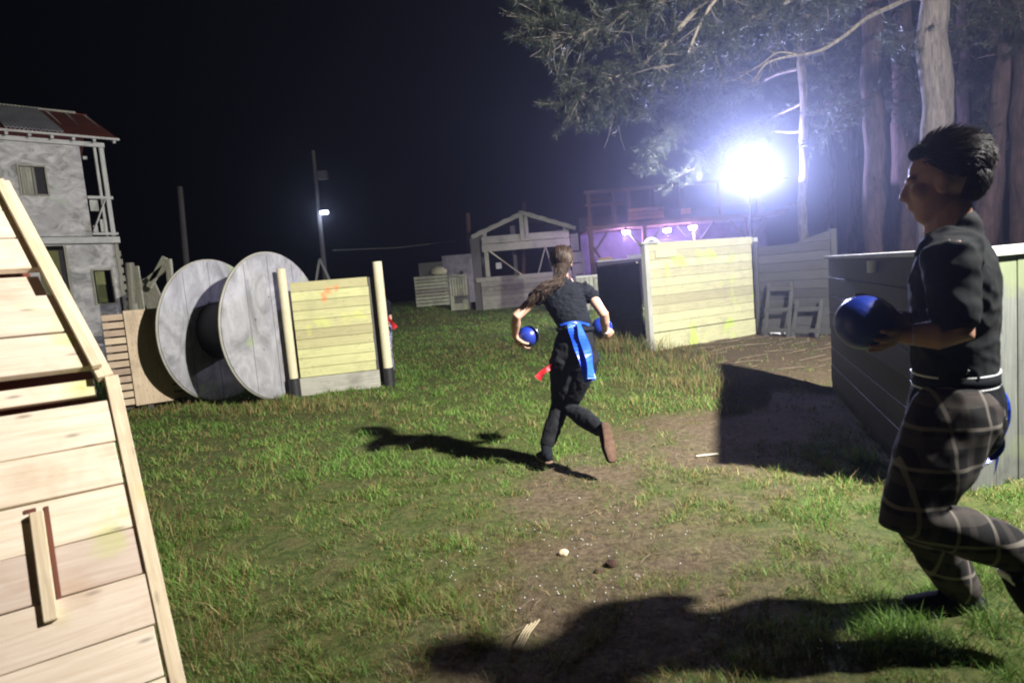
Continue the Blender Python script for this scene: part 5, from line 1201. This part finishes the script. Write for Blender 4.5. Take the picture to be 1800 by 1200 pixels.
def hidden_person():
    Y = 10.1; W = lambda px, py, y=Y: P(px, py, y); c = W(664, 520); origin = V((c.x, Y, ghf(c.x, Y))); dx = V((c.x, Y, 0))
    q_ = lambda x, y, z: dx+V((x, y, z)); lat = V((1, 0, 0))
    b = Body(); q, A = headgeo(b, q_(0, -.06, 1.42), (-.3, -.9, -.1), (0, 0, 1), .95)
    b.chain([q_(0, 0, 1.32), q_(0, 0, 1.25)], [.05, .055], lat)
    b.chain([q_(0, .02, 1.22), q_(0, .02, 1.08), q_(0, .02, .85)], [(.12, .07), (.14, .09), (.14, .1)], lat)
    sh = (q_(-.15, 0, 1.2), q_(.13, 0, 1.2)); el = (q_(-.2, -.1, .98), q_(.155, .02, .95)); wr = (q_(-.05, -.25, .95), q_(.12, -.18, .80))
    for i in (0, 1): b.chain([sh[i], el[i], wr[i]], [.045, .034, .023], lat)
    hand_open(b, wr[0], (.6, -.4, -.1), (0, 0, 1)); hand_open(b, wr[1], (-.2, -.6, -.5), (1, 0, 0))
    for i, sx in ((0, -1), (1, 1)): b.chain([q_(.07*sx, .0, .82), q_(.08*sx, -.14, .46), q_(.08*sx, .03, .09)], [.07, .05, .035], lat)
    body = b.build('person', SK1, origin, None, .007, 4); tag(body, 'crouching person mostly hidden behind the right post of the board barricade', 'person'); eyes(q, A, .95, origin, body)
    b = Body(); b.chain([q_(0, .02, 1.26), q_(0, .02, 1.08), q_(0, .02, .84)], [(.13, .08), (.16, .11), (.155, .12)], lat)
    for i in (0, 1): b.chain([sh[i], sh[i].lerp(el[i], .6)], [.062, .056], lat)
    b.build('t_shirt', BLK, origin, body, .008, 4, .005, .1)
    mt, nt, bb = newmat('checked_cloth'); tc = N(nt, 'ShaderNodeTexCoord'); ck = N(nt, 'ShaderNodeTexChecker', Scale=34.); nt.links.new(tc.outputs['Object'], ck.inputs[0]); ck.inputs[1].default_value = (.35, .36, .5, 1); ck.inputs[2].default_value = (.05, .05, .14, 1); nt.links.new(ck.outputs[0], bb.inputs['Base Color'])
    b = Body(); b.chain([q_(0, .02, .88), q_(0, .02, .80)], [(.15, .115), (.155, .12)], lat)
    for sx in (-1, 1): b.chain([q_(.075*sx, .0, .80), q_(.085*sx, -.14, .46), q_(.085*sx, .02, .14)], [.098, .08, .06], lat)
    b.build('trousers', mt, origin, body, .008, 4, .005, .1)
    for sx in (-1, 1): shoe(q_(.08*sx, .08, .03), q_(.10*sx, -.17, .03), (0, 0, 1), origin, body, (BLK, BLK, BLK), .045, q_(.08*sx, .03, .12))
    f, l, u = A; b = Body(); b.ell(q_(0, -.06, 1.42)+f*-.02+u*.04, (.1, .082, .085), A); b.build('hair', hairmat('black_hair', (.01, .01, .01), (.03, .02, .015)), origin, body, .008, 2, .004, .03)
    ribbon([q_(.10, -.14, 1.00), q_(.19, -.18, .92), q_(.27, -.2, .80)], .05, .08, (.3, 0, .9), origin, RED, 'flag', body)
hidden_person()

# ================================================================== HAZE
def haze():  # thin mist, also standing in for lens glare around the floodlight
    mb = MB(); mb.box(-45, 45, -8, 60, -1.2, 16); mt = bpy.data.materials.new('glare_mist'); mt.use_nodes = True; nt = mt.node_tree; nt.nodes.clear()
    out = nt.nodes.new('ShaderNodeOutputMaterial'); vp = nt.nodes.new('ShaderNodeVolumePrincipled'); vp.inputs['Color'].default_value = (.8, .85, 1, 1)
    vp.inputs['Density'].default_value = .003; vp.inputs['Anisotropy'].default_value = .85; nt.links.new(vp.outputs[0], out.inputs['Volume'])
    o = mb.build('haze', mt); tag(o, kind='stuff')
haze()
